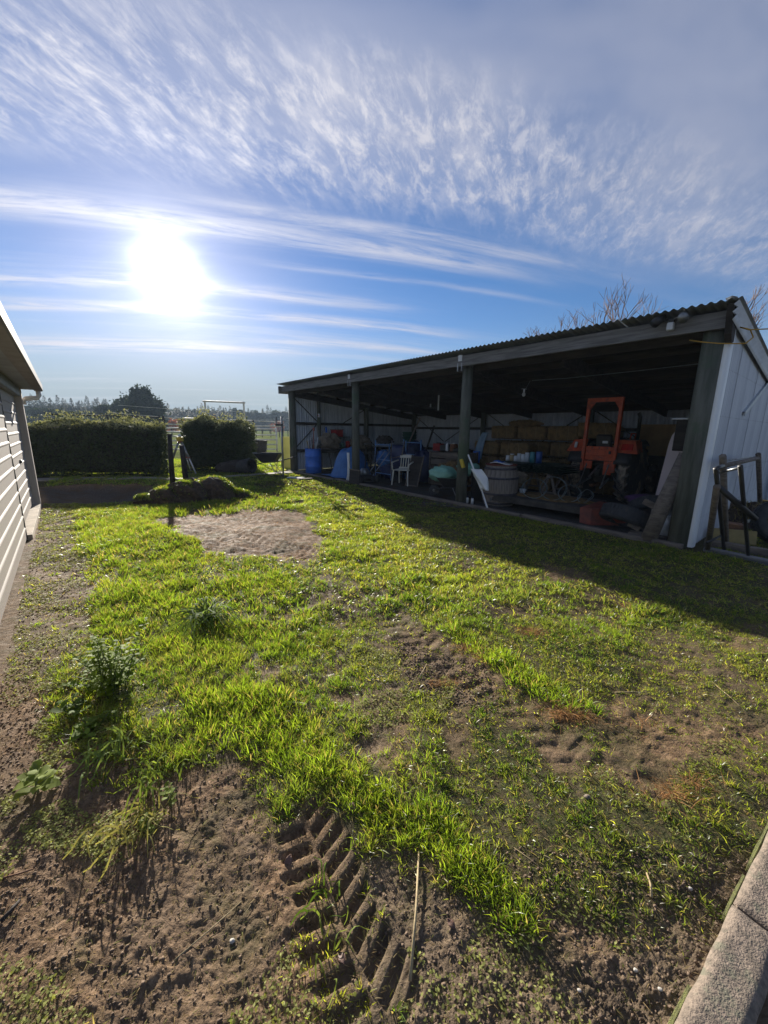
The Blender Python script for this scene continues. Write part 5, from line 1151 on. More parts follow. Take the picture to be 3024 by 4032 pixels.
# --- blue steel rack, dark carts, upturned barrow behind the second pole
rk = ST('blue_rack', 'light blue steel pipe rack right of the second pole', 'rack', 8.35, 1.25)
for x in (-.15, .75, 1.05 if False else .75):
    pass
M_lblue = mat('light_blue_paint', (.16, .32, .62), (.12, .24, .48), rough=.45, scale=5, bump=.02)
for x, y in ((-.30, 0), (.52, 0), (-.30, .6), (.52, .6)): MB().tube([(x, y, 0), (x, y, 1.24)], .022, 8).build('upright', M_lblue, rk)
for z in (.18, .62, 1.10): MB().tube([(-.30, 0, z), (.52, 0, z)], .016, 6).build('rail', M_lblue, rk); MB().tube([(.52, 0, z), (.52, .6, z)], .016, 6).build('rail', M_lblue, rk)
sack('bright blue plastic bag stuffed in the pipe rack', 8.5, 1.5, .62, .28, .22, .26, M_tarp, 31, .5, 'blue_bag', 'bag'); sack('dark navy bundle in the bottom of the pipe rack', 8.2, 1.5, .25, .34, .25, .22, M_navy, 32, .4, 'navy_bundle', 'bundle'); sack('dark coat heaped on top of the pipe rack', 8.6, 1.6, 1.25, .3, .2, .12, M_dark, 33, .5, 'dark_coat', 'coat')
def handtruck(label, s, w, r, m, H=1.15):
    t = ST('hand_trolley', label, 'trolley', s, w, 0, r)
    for x in (-.2, .2): MB().tube([(x, 0, .08), (x, .10, H*.9), (x*.9, -.02, H)], .016, 7).build('side_rail', m, t, True)
    MB().tube([(-.18, -.02, H), (.18, -.02, H)], .018, 7).build('handle', M_rubber, t)
    for z in (.3, .6, .85): MB().tube([(-.2, .02+z*.09, z), (.2, .02+z*.09, z)], .012, 6).build('crossbar', m, t)
    MB().box(-.22, .22, -.24, .02, .02, .035).build('toe_plate', m, t)
    for x in (-.27, .27): q = MB().at((x, .08, .13), ry=pi/2).lathe([(.03, -.03), (.11, -.035), (.13, 0), (.11, .035), (.03, .03)], 16).build('wheel', M_rubber, t, True)
    return t
handtruck('dark two-wheeled hand trolley in front of the blue rack', 7.95, .45, .2, M_black); 
mw = ST('push_mower', 'old black engine with handle frame at the foot of the blue rack', 'mower', 8.12, .40, 0, -.3); MB().box(-.26, .26, -.22, .22, .09, .22, .04).build('deck', M_black, mw); MB().lathe([(.12, .2), (.14, .24), (.14, .32), (.10, .40), (0, .41)], 16).build('engine', M_steel, mw, True)
for x in (-.27, .27):
    for y in (-.2, .2): MB().at((x, y, .10), ry=pi/2).lathe([(.02, -.025), (.09, -.03), (.10, 0), (.09, .03), (.02, .025)], 14).build('wheel', M_rubber, mw, True)
MB().tube([(-.2, .2, .2), (-.2, .75, .9), (.2, .75, .9), (.2, .2, .2)], .012, 6).build('handle', M_steel, mw)
nb = ST('upturned_wheelbarrow', 'navy wheelbarrow tipped up on end behind the white chair', 'wheelbarrow', 7.45, 1.15, 0, 0); MB().at((0, .12, .72), rx=radians(-78)).slab(lambda u, v: ((u-.5)*.62*(1-.25*abs(2*v-1)**2), (v-.5)*.86, -.20*(1-(2*u-1)**4)*(1-(2*v-1)**4)), 12, 14, .012).build('tray', M_navy, nb, True)
for x in (-.22, .22): MB().tube([(x, -.02, .02), (x*1.1, -.06, .7), (x*1.3, .02, 1.25)], .016, 7).build('handle', M_plank, nb)
MB().tube([(-.24, -.08, .72), (.24, -.10, .80)], .014, 6).build('crossbar', M_plank, nb)
MB().at((.0, -.05, .17), ry=pi/2).lathe([(.05, -.03), (.14, -.04), (.17, 0), (.14, .04), (.05, .03)], 18).build('wheel', M_rubber, nb, True)
sack('dark tarp-covered mound right of the navy wheelbarrow', 7.0, 1.9, .45, .35, .4, .5, M_navy, 35, .3, 'covered_mound', 'mound', zmin=-.45)
hr = ST('metal_trestle', 'second blue pipe frame behind the navy wheelbarrow', 'frame', 8.35, 2.0, 0); 
for x in (.25, 1.05): MB().tube([(x, 0, 0), (x, 0, 1.28)], .022, 8).build('upright', M_lblue, hr)
for z in (.8, 1.18): MB().tube([(.25, 0, z), (1.05, 0, z)], .016, 6).build('rail', M_lblue, hr)
# --- monobloc chair
ch = ST('garden_chair', 'cream plastic garden chair standing at the shed front', 'chair', 6.92, .92, 0, radians(25))
MB().slab(lambda u, v: ((u-.5)*.46*(1-.06*v), (v-.5)*.44, .44-.02*sin(pi*v)*sin(pi*u)), 6, 6, .018).build('seat', M_chair, ch, True)
def backp(u, z): a = (u-.5)*2.1; return (.245*sin(a), .22+.02+(z-.44)*.20-.12*(1-cos(a)), z)
MB().slab(lambda u, v: backp(u, .76+.10*v*(1-.35*(2*u-1)**2)), 14, 3, .016).build('top_rail', M_chair, ch, True); MB().slab(lambda u, v: backp(u, .45+.05*v), 12, 2, .016).build('lower_rail', M_chair, ch, True)
for k in range(6):
    u0 = .10+k*.155; MB().slab(lambda u, v: backp(u0+u*.055, .49+.28*v), 2, 5, .012).build('back_slat', M_chair, ch, True)
for s_ in (-1, 1):
    MB().tube([(s_*.235, .18, .70), (s_*.29, .05, .67), (s_*.30, -.14, .65), (s_*.26, -.23, .60), (s_*.245, -.22, .44)], .02, 7).build('armrest', M_chair, ch, True)
    MB().tube([(s_*.22, -.20, .45), (s_*.25, -.25, 0)], .024, 6, r1=.018).build('leg', M_chair, ch); MB().tube([(s_*.21, .20, .45), (s_*.24, .28, 0)], .024, 6, r1=.018).build('leg', M_chair, ch)
# --- framed board leaning like a ramp right of the chair
rb = ST('framed_board', 'dark framed board leaning back beside the cream chair', 'board', 6.52, .88, 0, .15, None, radians(-18)); MB().box(-.20, .20, -.01, .01, .02, .88).build('panel', M_dark, rb); 
for x in (-.22, .20): MB().box(x, x+.025, -.02, .015, 0, .92, .003).build('side_rail', M_plank, rb)
MB().box(-.195, .2, -.02, .015, .0, .03).build('end_rail', M_plank, rb)
# --- freezer, timber crate, stacked green tubs
fz = ST('chest_freezer', 'grey-white chest freezer against the wall behind the chair', 'freezer', 7.25, 3.1, 0); MB().box(-.42, .42, -.32, .32, .04, .84, .02).build('body', M_freezer, fz); MB().box(-.43, .43, -.33, .33, .845, .91, .02).build('lid', M_pale, fz); MB().box(-.06, .06, -.35, -.33, .80, .84).build('handle', M_black, fz)
gb = ST('green_tubs', 'stack of dark green ribbed tubs at the back left of the shed', 'tubs', 9.85, 3.9, .62)
for k in range(7): MB().at((0, 0, .10+k*.11)).lathe([(.24, 0), (.27, .095), (.295, .10), (.295, .115), (.25, .11), (.22, .01)], 24, True).build('tub', M_green, gb, True)
SO(MB().box(-.5, .5, -.35, .35, 0, .7, .01).build('low_cupboard', M_dark), 'dark low cupboard carrying the green tubs', 'cupboard', 9.85, 3.9, 0)
sack('blue bundle hanging right of the green tubs', 9.1, 3.5, .75, .32, .3, .4, M_navy, 41, .3, 'navy_bundle', 'bundle', zmin=-.6)
def crate(label, s, w, z, W_, D_, H_, ns, m=M_plank, r=0):
    t = ST('timber_crate', label, 'crate', s, w, z, r)
    for k in range(ns):
        z0 = H_*k/ns+.01; z1 = H_*(k+1)/ns-.025
        for y in (-D_/2, D_/2-.018): MB().box(-W_/2, W_/2, y, y+.018, z0, z1, .002).build('slat', m, t)
    for x in (-W_/2-.0, W_/2-.05):
        for y in (-D_/2-.045, D_/2+.001): MB().box(x, x+.05, y, y+.044, 0, H_, .003).build('corner_post', m, t)
    for x in (-W_/2-.02, W_/2+.002): MB().box(x, x+.018, -D_/2, D_/2, .02, H_-.02).build('end_board', m, t)
    MB().box(-W_/2, W_/2, -D_/2+.02, D_/2-.02, .0, .02).build('base', m, t); return t
crate('grey slatted timber crate behind the green-sacked wheelbarrow', 6.05, 2.1, .0, 1.15, .75, .98, 5, M_plank)
for q, (nm, lab, cat, s, w, z, a, c, h, m) in enumerate((('red_can', 'squat red fuel can on the freezer', 'can', 7.42, 2.95, .91, .16, .12, .24, M_red), ('toolbox', 'black toolbox on the freezer beside the red can', 'toolbox', 7.1, 3.0, .91, .20, .12, .20, M_black), ('brown_jar', 'brown jar with pale lid on the timber crate', 'jar', 6.05, 2.1, .98, .09, .09, .22, M_rust), ('small_radio', 'small dark box on the left of the timber crate', 'box', 6.4, 2.1, .98, .12, .1, .16, M_black), ('black_case', 'long black case lying on the right of the timber crate', 'case', 5.7, 2.05, .98, .24, .12, .10, M_black), ('wall_bottle', 'pale bottle between the dark box and brown jar', 'bottle', 6.22, 2.0, .98, .04, .04, .22, M_pale))):
    t = ST(nm, lab, cat, s, w, z); MB().box(-a, a, -c, c, 0, h, .02).build('body', m, t); MB().box(-a*.5, a*.5, -c*.3, c*.3, h, h+.03, .008).build('cap', M_pale if q in (2, 5) else M_black, t)
for q, (s, w, L, lean, lab) in enumerate(((6.75, 2.2, 1.0, -.35, 'dark rod leaning against the freezer'), (9.6, 3.2, 1.9, .45, 'long plank leaning over the bundles behind the blue rack'), (7.9, 2.6, 1.5, .3, 'dark board sloping down behind the wheelbarrow tray'), (10.3, .9, .9, .5, 'grey stick leaning between drum and tarpaulin'), (10.45, .7, .8, -.4, 'second grey stick crossing between drum and tarpaulin'))):
    t = MB().at((0, 0, 0), ry=lean, rx=-.1); t.box(-.035 if q in (1, 2) else -.012, .035 if q in (1, 2) else .012, -.012, .012, 0, L, .003); SO(t.build('leaning_timber', M_dark if q != 1 else M_plank), lab, 'timber', s, w, .0 if q not in (1, 2) else .3)
# --- wheelbarrow with mint sack, loose hay
wb2 = wheelbarrow('black wheelbarrow just left of the third pole, loaded with the mint sack', SH(4.62, .40, 0), SRZ+radians(200), M_black, .72, 'wheelbarrows')
sack('mint-green plastic sack bulging out of the wheelbarrow by the third pole', 4.86, .36, .56, .33, .24, .17, M_mint, 51, .35, 'mint_sack', 'sack'); sack('second mint-green sack folded behind the first', 4.45, .75, .68, .24, .2, .14, M_mint, 52, .5, 'mint_sack', 'sack')
def hayheap(label, s, w, z, rx, ry, rz_, seed):
    t = ST('loose_hay', label, 'hay', s, w, z); MB().blob(rx, ry, rz_, 26, 14, .35, 3, seed, zmin=-rz_*.9).build('mound', M_hay, t, True)
    n = int(2200*rx*ry*4); a = RS.rand(n)*2*pi; ph = np.arccos(RS.rand(n)*1.3-.3); x = rx*np.sin(ph)*np.cos(a); y = ry*np.sin(ph)*np.sin(a); z_ = rz_*np.cos(ph)
    V, F, C = blades(x, y, 1, np.full(n, .001), np.full(n, .11), np.full(n, .006), np.tile(np.array([.20, .13, .055]), (n, 1))*(.5+.7*RS.rand(n, 1)), lean=(.6, 1.6), z=z_); npmesh('straw', V, F, M_grass, C, parent=t, kind='stuff'); return t
hayheap('loose hay spilling behind the mint sacks', 5.35, 1.3, .45, .42, .4, .32, 61); hayheap('low drift of hay under the timber crate', 5.2, 1.9, .22, .5, .5, .3, 62)
# --- hay bales: each one a thing
bale0 = None
def bale_part():
    t = thing('hay_bale', 'x', 'hay bale'); n = 1
    def side(nx, ny, f):
        return f
    vs = []; fs = []; R = 7; hx, hy, hz_ = .455, .235, .20
    def face(o, e1, e2, n1, n2):
        b = len(vs)
        for i in range(n1+1):
            for j in range(n2+1):
                p = np.array(o)+np.array(e1)*i/n1+np.array(e2)*j/n2; q = p/np.array([hx, hy, hz_]); k = (np.sum(np.abs(q)**9))**(-1/9)*.98
                nn = float(fbm(np.array([p[0]*9+p[2]*4+50]), np.array([p[1]*9+p[2]*7+50]), 1.0, 3, 5)[0])-.5; tw = .012 if abs(abs(p[0])-.16) < .03 else 0
                p = p*(k*(1+nn*.08)); vs.append(tuple(p*(1-tw)))
        for i in range(n1):
            for j in range(n2): a = b+i*(n2+1)+j; fs.append((a, a+n2+1, a+n2+2, a+1))
    X, Y, Z = hx, hy, hz_
    face((-X, -Y, -Z), (2*X, 0, 0), (0, 0, 2*Z), 14, 6); face((X, Y, -Z), (-2*X, 0, 0), (0, 0, 2*Z), 14, 6); face((-X, -Y, Z), (2*X, 0, 0), (0, 2*Y, 0), 14, 6); face((-X, Y, -Z), (2*X, 0, 0), (0, -2*Y, 0), 14, 6); face((-X, Y, -Z), (0, -2*Y, 0), (0, 0, 2*Z), 6, 6); face((X, -Y, -Z), (0, 2*Y, 0), (0, 0, 2*Z), 6, 6)
    MB().add(vs, fs).build('compressed_hay', M_hay, t, False)
    for x in (-.16, .16): MB().tube([(x, -Y*.99, -Z*.97), (x, -Y*.99, Z*.99), (x, Y*.99, Z*.99), (x, Y*.99, -Z*.97), (x, -Y*.99, -Z*.97)], .004, 4).build('twine', M_straw, t)
    n = 700; f = RS.randint(0, 3, n); P = (RS.rand(n, 3)*2-1)*np.array([X, Y, Z]); P[f == 0, 2] = Z*.97; P[f == 1, 1] = -Y*.97; P[f == 2, 0] = np.sign(P[f == 2, 0])*X*.97
    V, F, C = blades(P[:, 0], P[:, 1], 1, np.full(n, .0005), np.full(n, .07), np.full(n, .005), np.tile(np.array([.19, .125, .05]), (n, 1))*(.5+.7*RS.rand(n, 1)), lean=(.3, 2.0), z=P[:, 2]); npmesh('straw', V, F, M_grass, C, parent=t, kind='stuff')
    return t
proto = bale_part(); nb_ = 0
rows = []
colnames = ['farthest left', 'second from the left', 'middle', 'second from the right', 'rightmost']
def putbale(s, w, z, r, label):
    global nb_
    o = proto if nb_ == 0 else dup(proto); nb_ += 1; o.location = SH(s, w, z+.20); o.rotation_euler = (random.uniform(-.02, .02), random.uniform(-.02, .02), SRZ+r+random.uniform(-.04, .04)); o['label'] = label; o['group'] = 'hay bales stacked in the shed'
lv = ['bottom', 'second', 'third', 'fourth', 'top']
for k in range(4):       # front lower stack, four high is .. top at 1.36
    if k < 3:
        for c in range(2): putbale(5.62-c*.93, 3.25, .02+k*.42+.02, 0, '%s course bale, %s, in the low front hay stack' % (lv[k], ('left', 'right')[c]))
for k in range(4):
    for c in range(4):
        if k < 3 and c < 2 and False: continue
        putbale(5.45-c*.93-.0+(.12 if k % 2 else 0), 4.0, .03+k*.435, 0, '%s course bale, %s, in the tall back hay stack' % (lv[k], ('left end', 'second from left', 'third from left', 'right end')[c]))
putbale(4.0, 3.3, .02, .05, 'bale on the floor right of the low front stack'); putbale(4.0, 3.3, .45, -.04, 'bale resting on the floor bale right of the low front stack'); putbale(2.9, 3.95, 1.42, .3, 'skewed bale at the right end behind the tractor frame')
hayheap('tousled loose hay on top of the tall stack', 5.0, 4.05, 1.80, .5, .25, .10, 63); hayheap('ragged loose hay spilling down the left of the stack', 6.25, 3.3, .45, .35, .4, .5, 64)
fs_ = ST('feed_bag', 'crumpled blue and white feed bag hanging off the left of the hay stack', 'bag', 5.85, 2.95, .75, 0); MB().slab(lambda u, v: ((u-.5)*(.30-.10*v)+.28*v**2, .04*sin(7*u+4*v), v*.78), 8, 12, .03).build('bag', mat('pale_blue_bag', (.28, .40, .50), (.20, .30, .40), rough=.5, scale=4, bump=.2, bscale=9), fs_, True); MB().slab(lambda u, v: ((u-.5)*.24, -.03+.03*sin(7*u), v*.35-.12), 6, 6, .02).build('blue_band', M_blue, fs_, True)
# --- level stick and plastic wrap on the third pole
ls = thing('measuring_board', 'white lettered timber board leaning on the third pole', 'board', SH(3.17, -.17, .03), SRZ)
MB().tube([(0, 0, 0), (-.24, .03, .45), (-.60, .04, 1.06)], .026, 4, r1=.02).build('board', M_white, ls)
SO(MB().at((-.03, 0, 0), ry=-.42).box(-.035, .035, -.03, .03, .86, 1.05, .01).build('yellow_level', M_yellow), 'yellow hand tool hung at the top of the white board', 'level', 3.42, -.22, .03)
SO(MB().slab(lambda u, v: ((u-.5)*(.34-.20*abs(v-.6))-.25*v+.16, .05*sin(6*u+3*v)-.04, .42+v*.40), 10, 10, .008).build('plastic_wrap', M_white, smooth=True), 'crumpled clear-white plastic bag tied round the white board', 'bag', 3.38, -.20, .0)
_b = MB(); _r2 = random.Random(5)      # the print is too blurred to read: short dark strokes at its place and size
for q in range(22):
    f = .08+q*.036; px_, pz_ = -.24*f*.9, .45*f*.9; _b.at((px_+_r2.uniform(-.006, .006), .03*f-.026, pz_), ry=-.49+_r2.uniform(-.5, .5)).box(-.003, .003, -.0015, .0015, -.009*_r2.uniform(.6, 1.3), .009*_r2.uniform(.6, 1.3))
_b.build('printed_marks', M_navy, ls, kind='stuff')
# --- oak barrel
ba = ST('oak_barrel', 'grey weathered oak barrel standing right of the third pole', 'barrel', 3.45, .62); NS = 22
def br(z): return .315+.075*(1-((z-.43)/.43)**2)
sv = None
for k in range(NS):
    if sv is None:
        vs = []; fs = []; nz_ = 8; da = pi/NS*.95
        for i in range(nz_+1):
            z = .86*i/nz_; r_ = br(z)
            for a in (-da, da): vs += [(r_*cos(a), r_*sin(a), z), ((r_-.025)*cos(a), (r_-.025)*sin(a), z)]
        for i in range(nz_):
            b_ = i*4; fs += [(b_, b_+2, b_+6, b_+4), (b_+1, b_+5, b_+7, b_+3), (b_, b_+4, b_+5, b_+1), (b_+2, b_+3, b_+7, b_+6)]
        fs += [(0, 1, 3, 2), (nz_*4, nz_*4+2, nz_*4+3, nz_*4+1)]; sv = MB().add(vs, fs).build('stave', M_wood, ba)
    else: inst(sv, 'stave', ba, (0, 0, random.uniform(-.004, .004)), (0, 0, 2*pi*k/NS))
for z in (.06, .26, .60, .80): MB().lathe([(br(z-.02)+.002, z-.022), (br(z-.02)+.008, z-.022), (br(z+.02)+.008, z+.022), (br(z+.02)+.002, z+.022)], 32, True).build('hoop', M_hoop, ba, True)
MB().lathe([(.30, .80), (.30, .825), (0, .825)], 28).build('head', M_wood, ba); 
br_ = ST('barrel_board', 'reddish round board lying on top of the oak barrel', 'board', 3.45, .62, .865); MB().lathe([(.33, 0), (.34, .02), (.0, .03)], 28).build('disc', M_redsteel, br_)
pp = ST('papers', 'folded white papers and blue bag on the barrel top', 'papers', 3.4, .55, .90, .3); MB().slab(lambda u, v: ((u-.5)*.42, (v-.5)*.26, .02*sin(5*u)+.01), 8, 4, .012).build('sheet', M_white, pp, True); MB().slab(lambda u, v: ((u-.5)*.2-.05, (v-.5)*.16, .045+.015*sin(6*u)), 6, 4, .014).build('blue_wrapper', M_blue, pp, True)
# dark bins left of the barrel at the third pole
bn = ST('dark_bin', 'dark bin standing between the third pole and the barrel', 'bin', 3.93, .55); MB().lathe([(.15, 0), (.17, .02), (.20, .62), (.215, .64), (.2, .66), (.17, .1), (0, .05)], 20).build('shell', M_black, bn, True); MB().tube([(-.2, 0, .5), (-.24, -.02, .6), (-.2, 0, .66)], .01, 5).build('handle', M_rust, bn)
for q, (s, lab) in enumerate(((3.92, 'small white-labelled bottle on the floor behind the third pole'), (3.78, 'white mug-like pot on the floor left of the barrel'))): t = ST('white_pot', lab, 'pot', s, .12, .0); MB().lathe([(.03, 0), (.032, .11), (.02, .13), (0, .13)], 12).build('body', M_white, t, True); MB().lathe([(.018, .13), (.018, .16), (0, .16)], 10).build('cap', M_navy, t, True)
# --- green sheet table on sawhorses, with cans
tb2 = ST('sheet_stack', 'stack of dark green corrugated sheets laid as a table on sawhorses', 'sheets', 3.22, 1.75)
for k in range(5):
    vs, fs = corr(1.55, .9, .12, .012, 4); o = MB().add([(a-.775+random.uniform(-.02, .02), z-.45, y_) for a, y_, z in vs], [f[::-1] for f in fs]).build('sheet', M_gsheet, tb2, True); o.location = (random.uniform(-.04, .04), random.uniform(-.03, .03), .70+k*.04)
for q, (s, lab) in enumerate(((3.45, 'left sawhorse under the green sheets'), (2.75, 'right sawhorse under the green sheets'))):
    t = ST('sawhorse', lab, 'sawhorse', s, 1.75, 0, .06); MB().box(-.045, .045, -.42, .42, .60, .68, .006).build('beam', M_plank, t)
    for y in (-.34, .34):
        for x in (-1, 1): MB().tube([(x*.03, y, .62), (x*.24, y*1.05, 0)], .032, 4).build('leg', M_plank, t)
        MB().tube([(-.15, y, .28), (.15, y, .28)], .018, 4).build('brace', M_plank, t)
sack('pale rag and gloves hanging from the left sawhorse', 3.35, 1.25, .56, .16, .06, .12, M_jute, 71, .5, 'hanging_gloves', 'gloves')
for q, (s, r_, h, m, lab) in enumerate(((4.14, .045, .13, M_pale, 'short pale tin at the left end of the row'), (4.03, .05, .17, M_straw, 'cream jar with a wide lid'), (3.93, .04, .13, M_pale, 'squat white tin third in the row'), (3.84, .045, .19, M_freezer, 'grey-white bottle fourth in the row'), (3.74, .045, .18, M_pale, 'white tub beside the blue-lidded one'), (3.63, .055, .22, M_freezer, 'taller tub with pale blue top'), (3.50, .06, .24, mat('teal_tin', (.04, .20, .24), (.03, .15, .18), rough=.4, scale=5, bump=0), 'teal paint tin'), (3.34, .07, .26, mat('deep_blue_tin', (.03, .08, .28), (.02, .06, .2), rough=.4, scale=5, bump=0), 'large deep blue tin at the right end of the row'))):
    t = ST('tin', lab+' on the green sheets', 'tin', s-.2, 1.62, .88+0); MB().lathe([(r_, 0), (r_, h*.85), (r_*.92, h*.87), (r_*.92, h*.9)], 16).build('body', m, t, True); MB().lathe([(r_*.96, h*.9), (r_*.96, h), (0, h)], 16).build('lid', M_pale if q not in (6, 7) else m, t, True)
# --- flat trailer deck with red ends and wire coils
M_deck = mat('dark_deck_timber', (.07, .06, .05), (.035, .03, .026), rough=.9, scale=5, bump=.3)
dk = ST('low_trailer', 'low flat timber-decked trailer with a red steel end in front of the tractor', 'trailer', 2.45, .95, 0, radians(4))
for k in range(7): MB().box(-.98, .88, -.56+k*.16, -.41+k*.16, .21, .245, .003).build('deck_plank', M_deck, dk)
MB().box(-.98, .88, -.62, -.57, .13, .24, .005).build('side_rail', M_deck, dk); MB().box(-.98, .88, .57, .62, .10, .24, .005).build('side_rail', M_beam, dk); MB().box(-1.03, -.985, -.62, .62, .12, .24).build('end_rail', M_beam, dk)
b = MB(); b.add([(.90, -.82, .02), (1.08, -.80, -.0), (1.62, -.35, .02), (1.58, .02, .03), (.90, .1, .03), (.88, -.80, .29), (1.06, -.78, .30), (1.60, -.33, .28), (1.56, .05, .28), (.90, .12, .29)], [(0, 1, 6, 5), (1, 2, 7, 6), (2, 3, 8, 7), (3, 4, 9, 8), (4, 0, 5, 9), (5, 6, 7, 8, 9), (4, 3, 2, 1, 0)]); b.build('red_end_box', M_redsteel, dk)
MB().at((0, .1, .11), ry=pi/2).lathe([(.03, -.3), (.10, -.3), (.11, 0), (.10, .3), (.03, .3)], 14).build('axle', M_black, dk, True)
SO(MB().blob(.85, .42, .035, 30, 10, .4, 3, 77, zmin=0).build('chaff_layer', M_hay, smooth=True), 'thin layer of hay chaff on the trailer deck', 'chaff', 2.5, 1.0, .247)
for q, (s, r_, tilt, yaw, lab) in enumerate(((2.62, .22, .25, .2, 'leftmost loose loop of pale wire on the trailer'), (2.28, .25, .1, -.1, 'largest upright coil of pale wire on the trailer'), (1.98, .18, .3, .3, 'smaller wire loop right of the large coil'), (1.78, .15, .45, -.5, 'rightmost drooping wire loop on the trailer'))):
    b = MB().at((0, 0, 0), rx=-tilt, rz=yaw)
    for c in range(2):
        pts = [((r_+c*.014)*cos(a)*1.08, c*.02+.02*sin(3*a), r_*(1+sin(a))*.92+.01) for a in np.linspace(0, 2*pi, 29)]; b.tube(pts, .0055, 5)
    SO(b.build('wire_coil', M_wire, smooth=True), lab, 'wire coil', s, .55+.1*q, .25)
sp_ = ST('small_bucket', 'small pale bucket on the left end of the trailer deck', 'bucket', 3.05, .9, .25); MB().lathe([(.05, 0), (.07, .11), (.062, .11), (.045, .02), (0, .02)], 16).build('shell', M_freezer, sp_, True); MB().tube([(-.068, 0, .10), (-.04, 0, .15), (.04, 0, .15), (.068, 0, .10)], .004, 4).build('handle', M_wire, sp_)

# --- tractor, rear towards us
tc_ = ST('tractor', 'orange tractor with roll frame parked nose-in under the shed', 'tractor', 2.30, 3.35, 0, radians(1)); tc_.scale = (.77, 1, .975)
def bigwheel(x, y, R, wdt, par, lugn=20, rimr=.60):
    w = MB().at((x, y, R), ry=pi/2); prof = []
    for k in range(20):
        a = 2*pi*k/20; c, s_ = cos(a), sin(a); prof.append((R*(.5+rimr/2)+R*(.5-rimr/2)*.97*np.sign(c)*abs(c)**.55, wdt/2*np.sign(s_)*abs(s_)**.5))
    prof = [p for p in prof if p[0] > R*rimr*1.04]; prof = sorted(prof, key=lambda p: -p[1]); w.lathe(prof, 36)
    o = None
    # lugs
    for k in range(lugn):
        for s_ in (-1, 1):
            a0 = 2*pi*(k+.5*(s_ > 0))/lugn; da = .20; vs = []
            for (t, z0) in ((0, 0.0), (1, wdt*.5)):
                a = a0-da*t; hw_ = .042
                for aa in (a-hw_, a+hw_):
                    for rr in (R*.95, R*1.035 if t == 0 else R*1.0): vs.append((rr*cos(aa), rr*sin(aa), s_*z0))
            w.add(vs, [(0, 1, 3, 2), (4, 6, 7, 5), (0, 4, 5, 1), (2, 3, 7, 6), (1, 5, 7, 3), (0, 2, 6, 4)] if s_ > 0 else [(0, 2, 3, 1), (4, 5, 7, 6), (0, 1, 5, 4), (2, 6, 7, 3), (1, 3, 7, 5), (0, 4, 6, 2)])
    ty = w.build('tyre', M_mudrub, par, False)
    r_ = MB().at((x, y, R), ry=pi/2); q = R*rimr; d = wdt*.42; r_.lathe([(q*1.12, -d), (q*1.0, -d*.9), (q*.96, -.05), (q*.35, -.0), (q*.3, .06), (0, .07), (0, -.0), (q*.35, .0-.02), (q*.96, .02), (q*1.0, d*.9), (q*1.12, d)], 32); r_.build('rim', M_rim, par, True); return ty
for sx in (-1, 1):
    wh = MB().at((sx*.66, 0, .68), ry=pi/2).lathe([(0, -.10), (.14, -.10), (.14, .10), (0, .10)], 16).build('wheel', M_rust, tc_, True); bigwheel(sx*.66, 0, .68, .38, wh)
    fw = MB().at((sx*.60, 1.95, .40), ry=pi/2).lathe([(0, -.06), (.08, -.06), (.08, .06), (0, .06)], 12).build('front_wheel', M_rust, tc_, True); bigwheel(sx*.60, 1.95, .40, .22, fw, 16, .55)
    # fender: arc over the wheel with the slanted lamp face at the rear
    fd = MB().slab(lambda u, v: (sx*(.44+.42*u), .76*cos(2.85-1.9*v), .70+.76*sin(2.85-1.9*v)*1.0), 3, 12, .02).build('fender', M_black, tc_, True)
    b = MB(); x0, x1 = sorted((sx*.42, sx*.92)); xo = sx*.92; xi = sx*.42
    vs = [(xi, -.62, 1.18), (sx*.98, -.62, 1.16), (sx*.84, -.50, 1.44), (xi, -.50, 1.46), (xi, -.1, 1.46), (sx*.84, -.1, 1.46), (sx*.98, -.3, 1.2)]
    f = [(0, 1, 2, 3), (3, 2, 5, 4), (1, 6, 5, 2)]; f = f if sx > 0 else [q[::-1] for q in f]; b.add(vs, f); b.build('fender_face', M_orange, tc_)
    if sx > 0: MB().at((sx*.70, -.585, 1.30), rx=-.35).box(-.15, .13, -.02, .02, -.07, .07, .01).build('tail_lamp', M_lens, tc_)
    else: MB().at((sx*.72, -.60, 1.32), rx=-.35).box(-.035, .04, -.03, .02, -.07, .07, .01).build('marker_lamp', M_pale, tc_)
    MB().at((sx*.435, -.66, 0)).box(-.045, .045, -.045, .045, .72, 2.36, .008).build('roll_bar_post', M_orange, tc_)
    MB().tube([(sx*.25, -.45, .55), (sx*.33, -1.05, .40)], .028, 6).build('lower_link', M_steel, tc_); MB().tube([(sx*.30, -.60, 1.0), (sx*.31, -.95, .45)], .018, 6).build('lift_rod', M_steel, tc_)
MB().at((0, -.66, 0)).box(-.48, .48, -.046, .046, 2.30, 2.39, .008).build('roll_bar_top', M_orange, tc_)
for sx in (-1, 1):
    b = MB(); p = [(sx*.39, 2.30), (sx*.26, 2.30), (sx*.39, 2.14)]; b.add([(x, y, z) for y in (-.69, -.63) for x, z in p], [(0, 1, 2), (5, 4, 3), (0, 3, 4, 1), (1, 4, 5, 2), (2, 5, 3, 0)]); b.build('roll_bar_gusset', M_orange, tc_)
MB().box(-.385, .385, -.66, -.62, .98, 1.30, .008).build('rear_panel', M_orange, tc_); MB().box(-.385, .385, -.70, -.66, 1.215, 1.235, .004).build('panel_rib', M_orange, tc_); MB().box(-.385, .385, -.69, -.66, 1.08, 1.095, .004).build('panel_rib', M_orange, tc_)
MB().box(-.385, -.16, -.68, -.63, .78, .96, .008).build('side_bracket', M_orange, tc_); MB().box(.17, .385, -.68, -.63, .66, .97, .008).build('side_bracket', M_orange, tc_)
for x in (-.2, 0, .22): MB().at((x, -.667, 1.265), rx=pi/2).lathe([(.016, 0), (.016, .01), (0, .012)], 8).build('bolt', M_black, tc_)
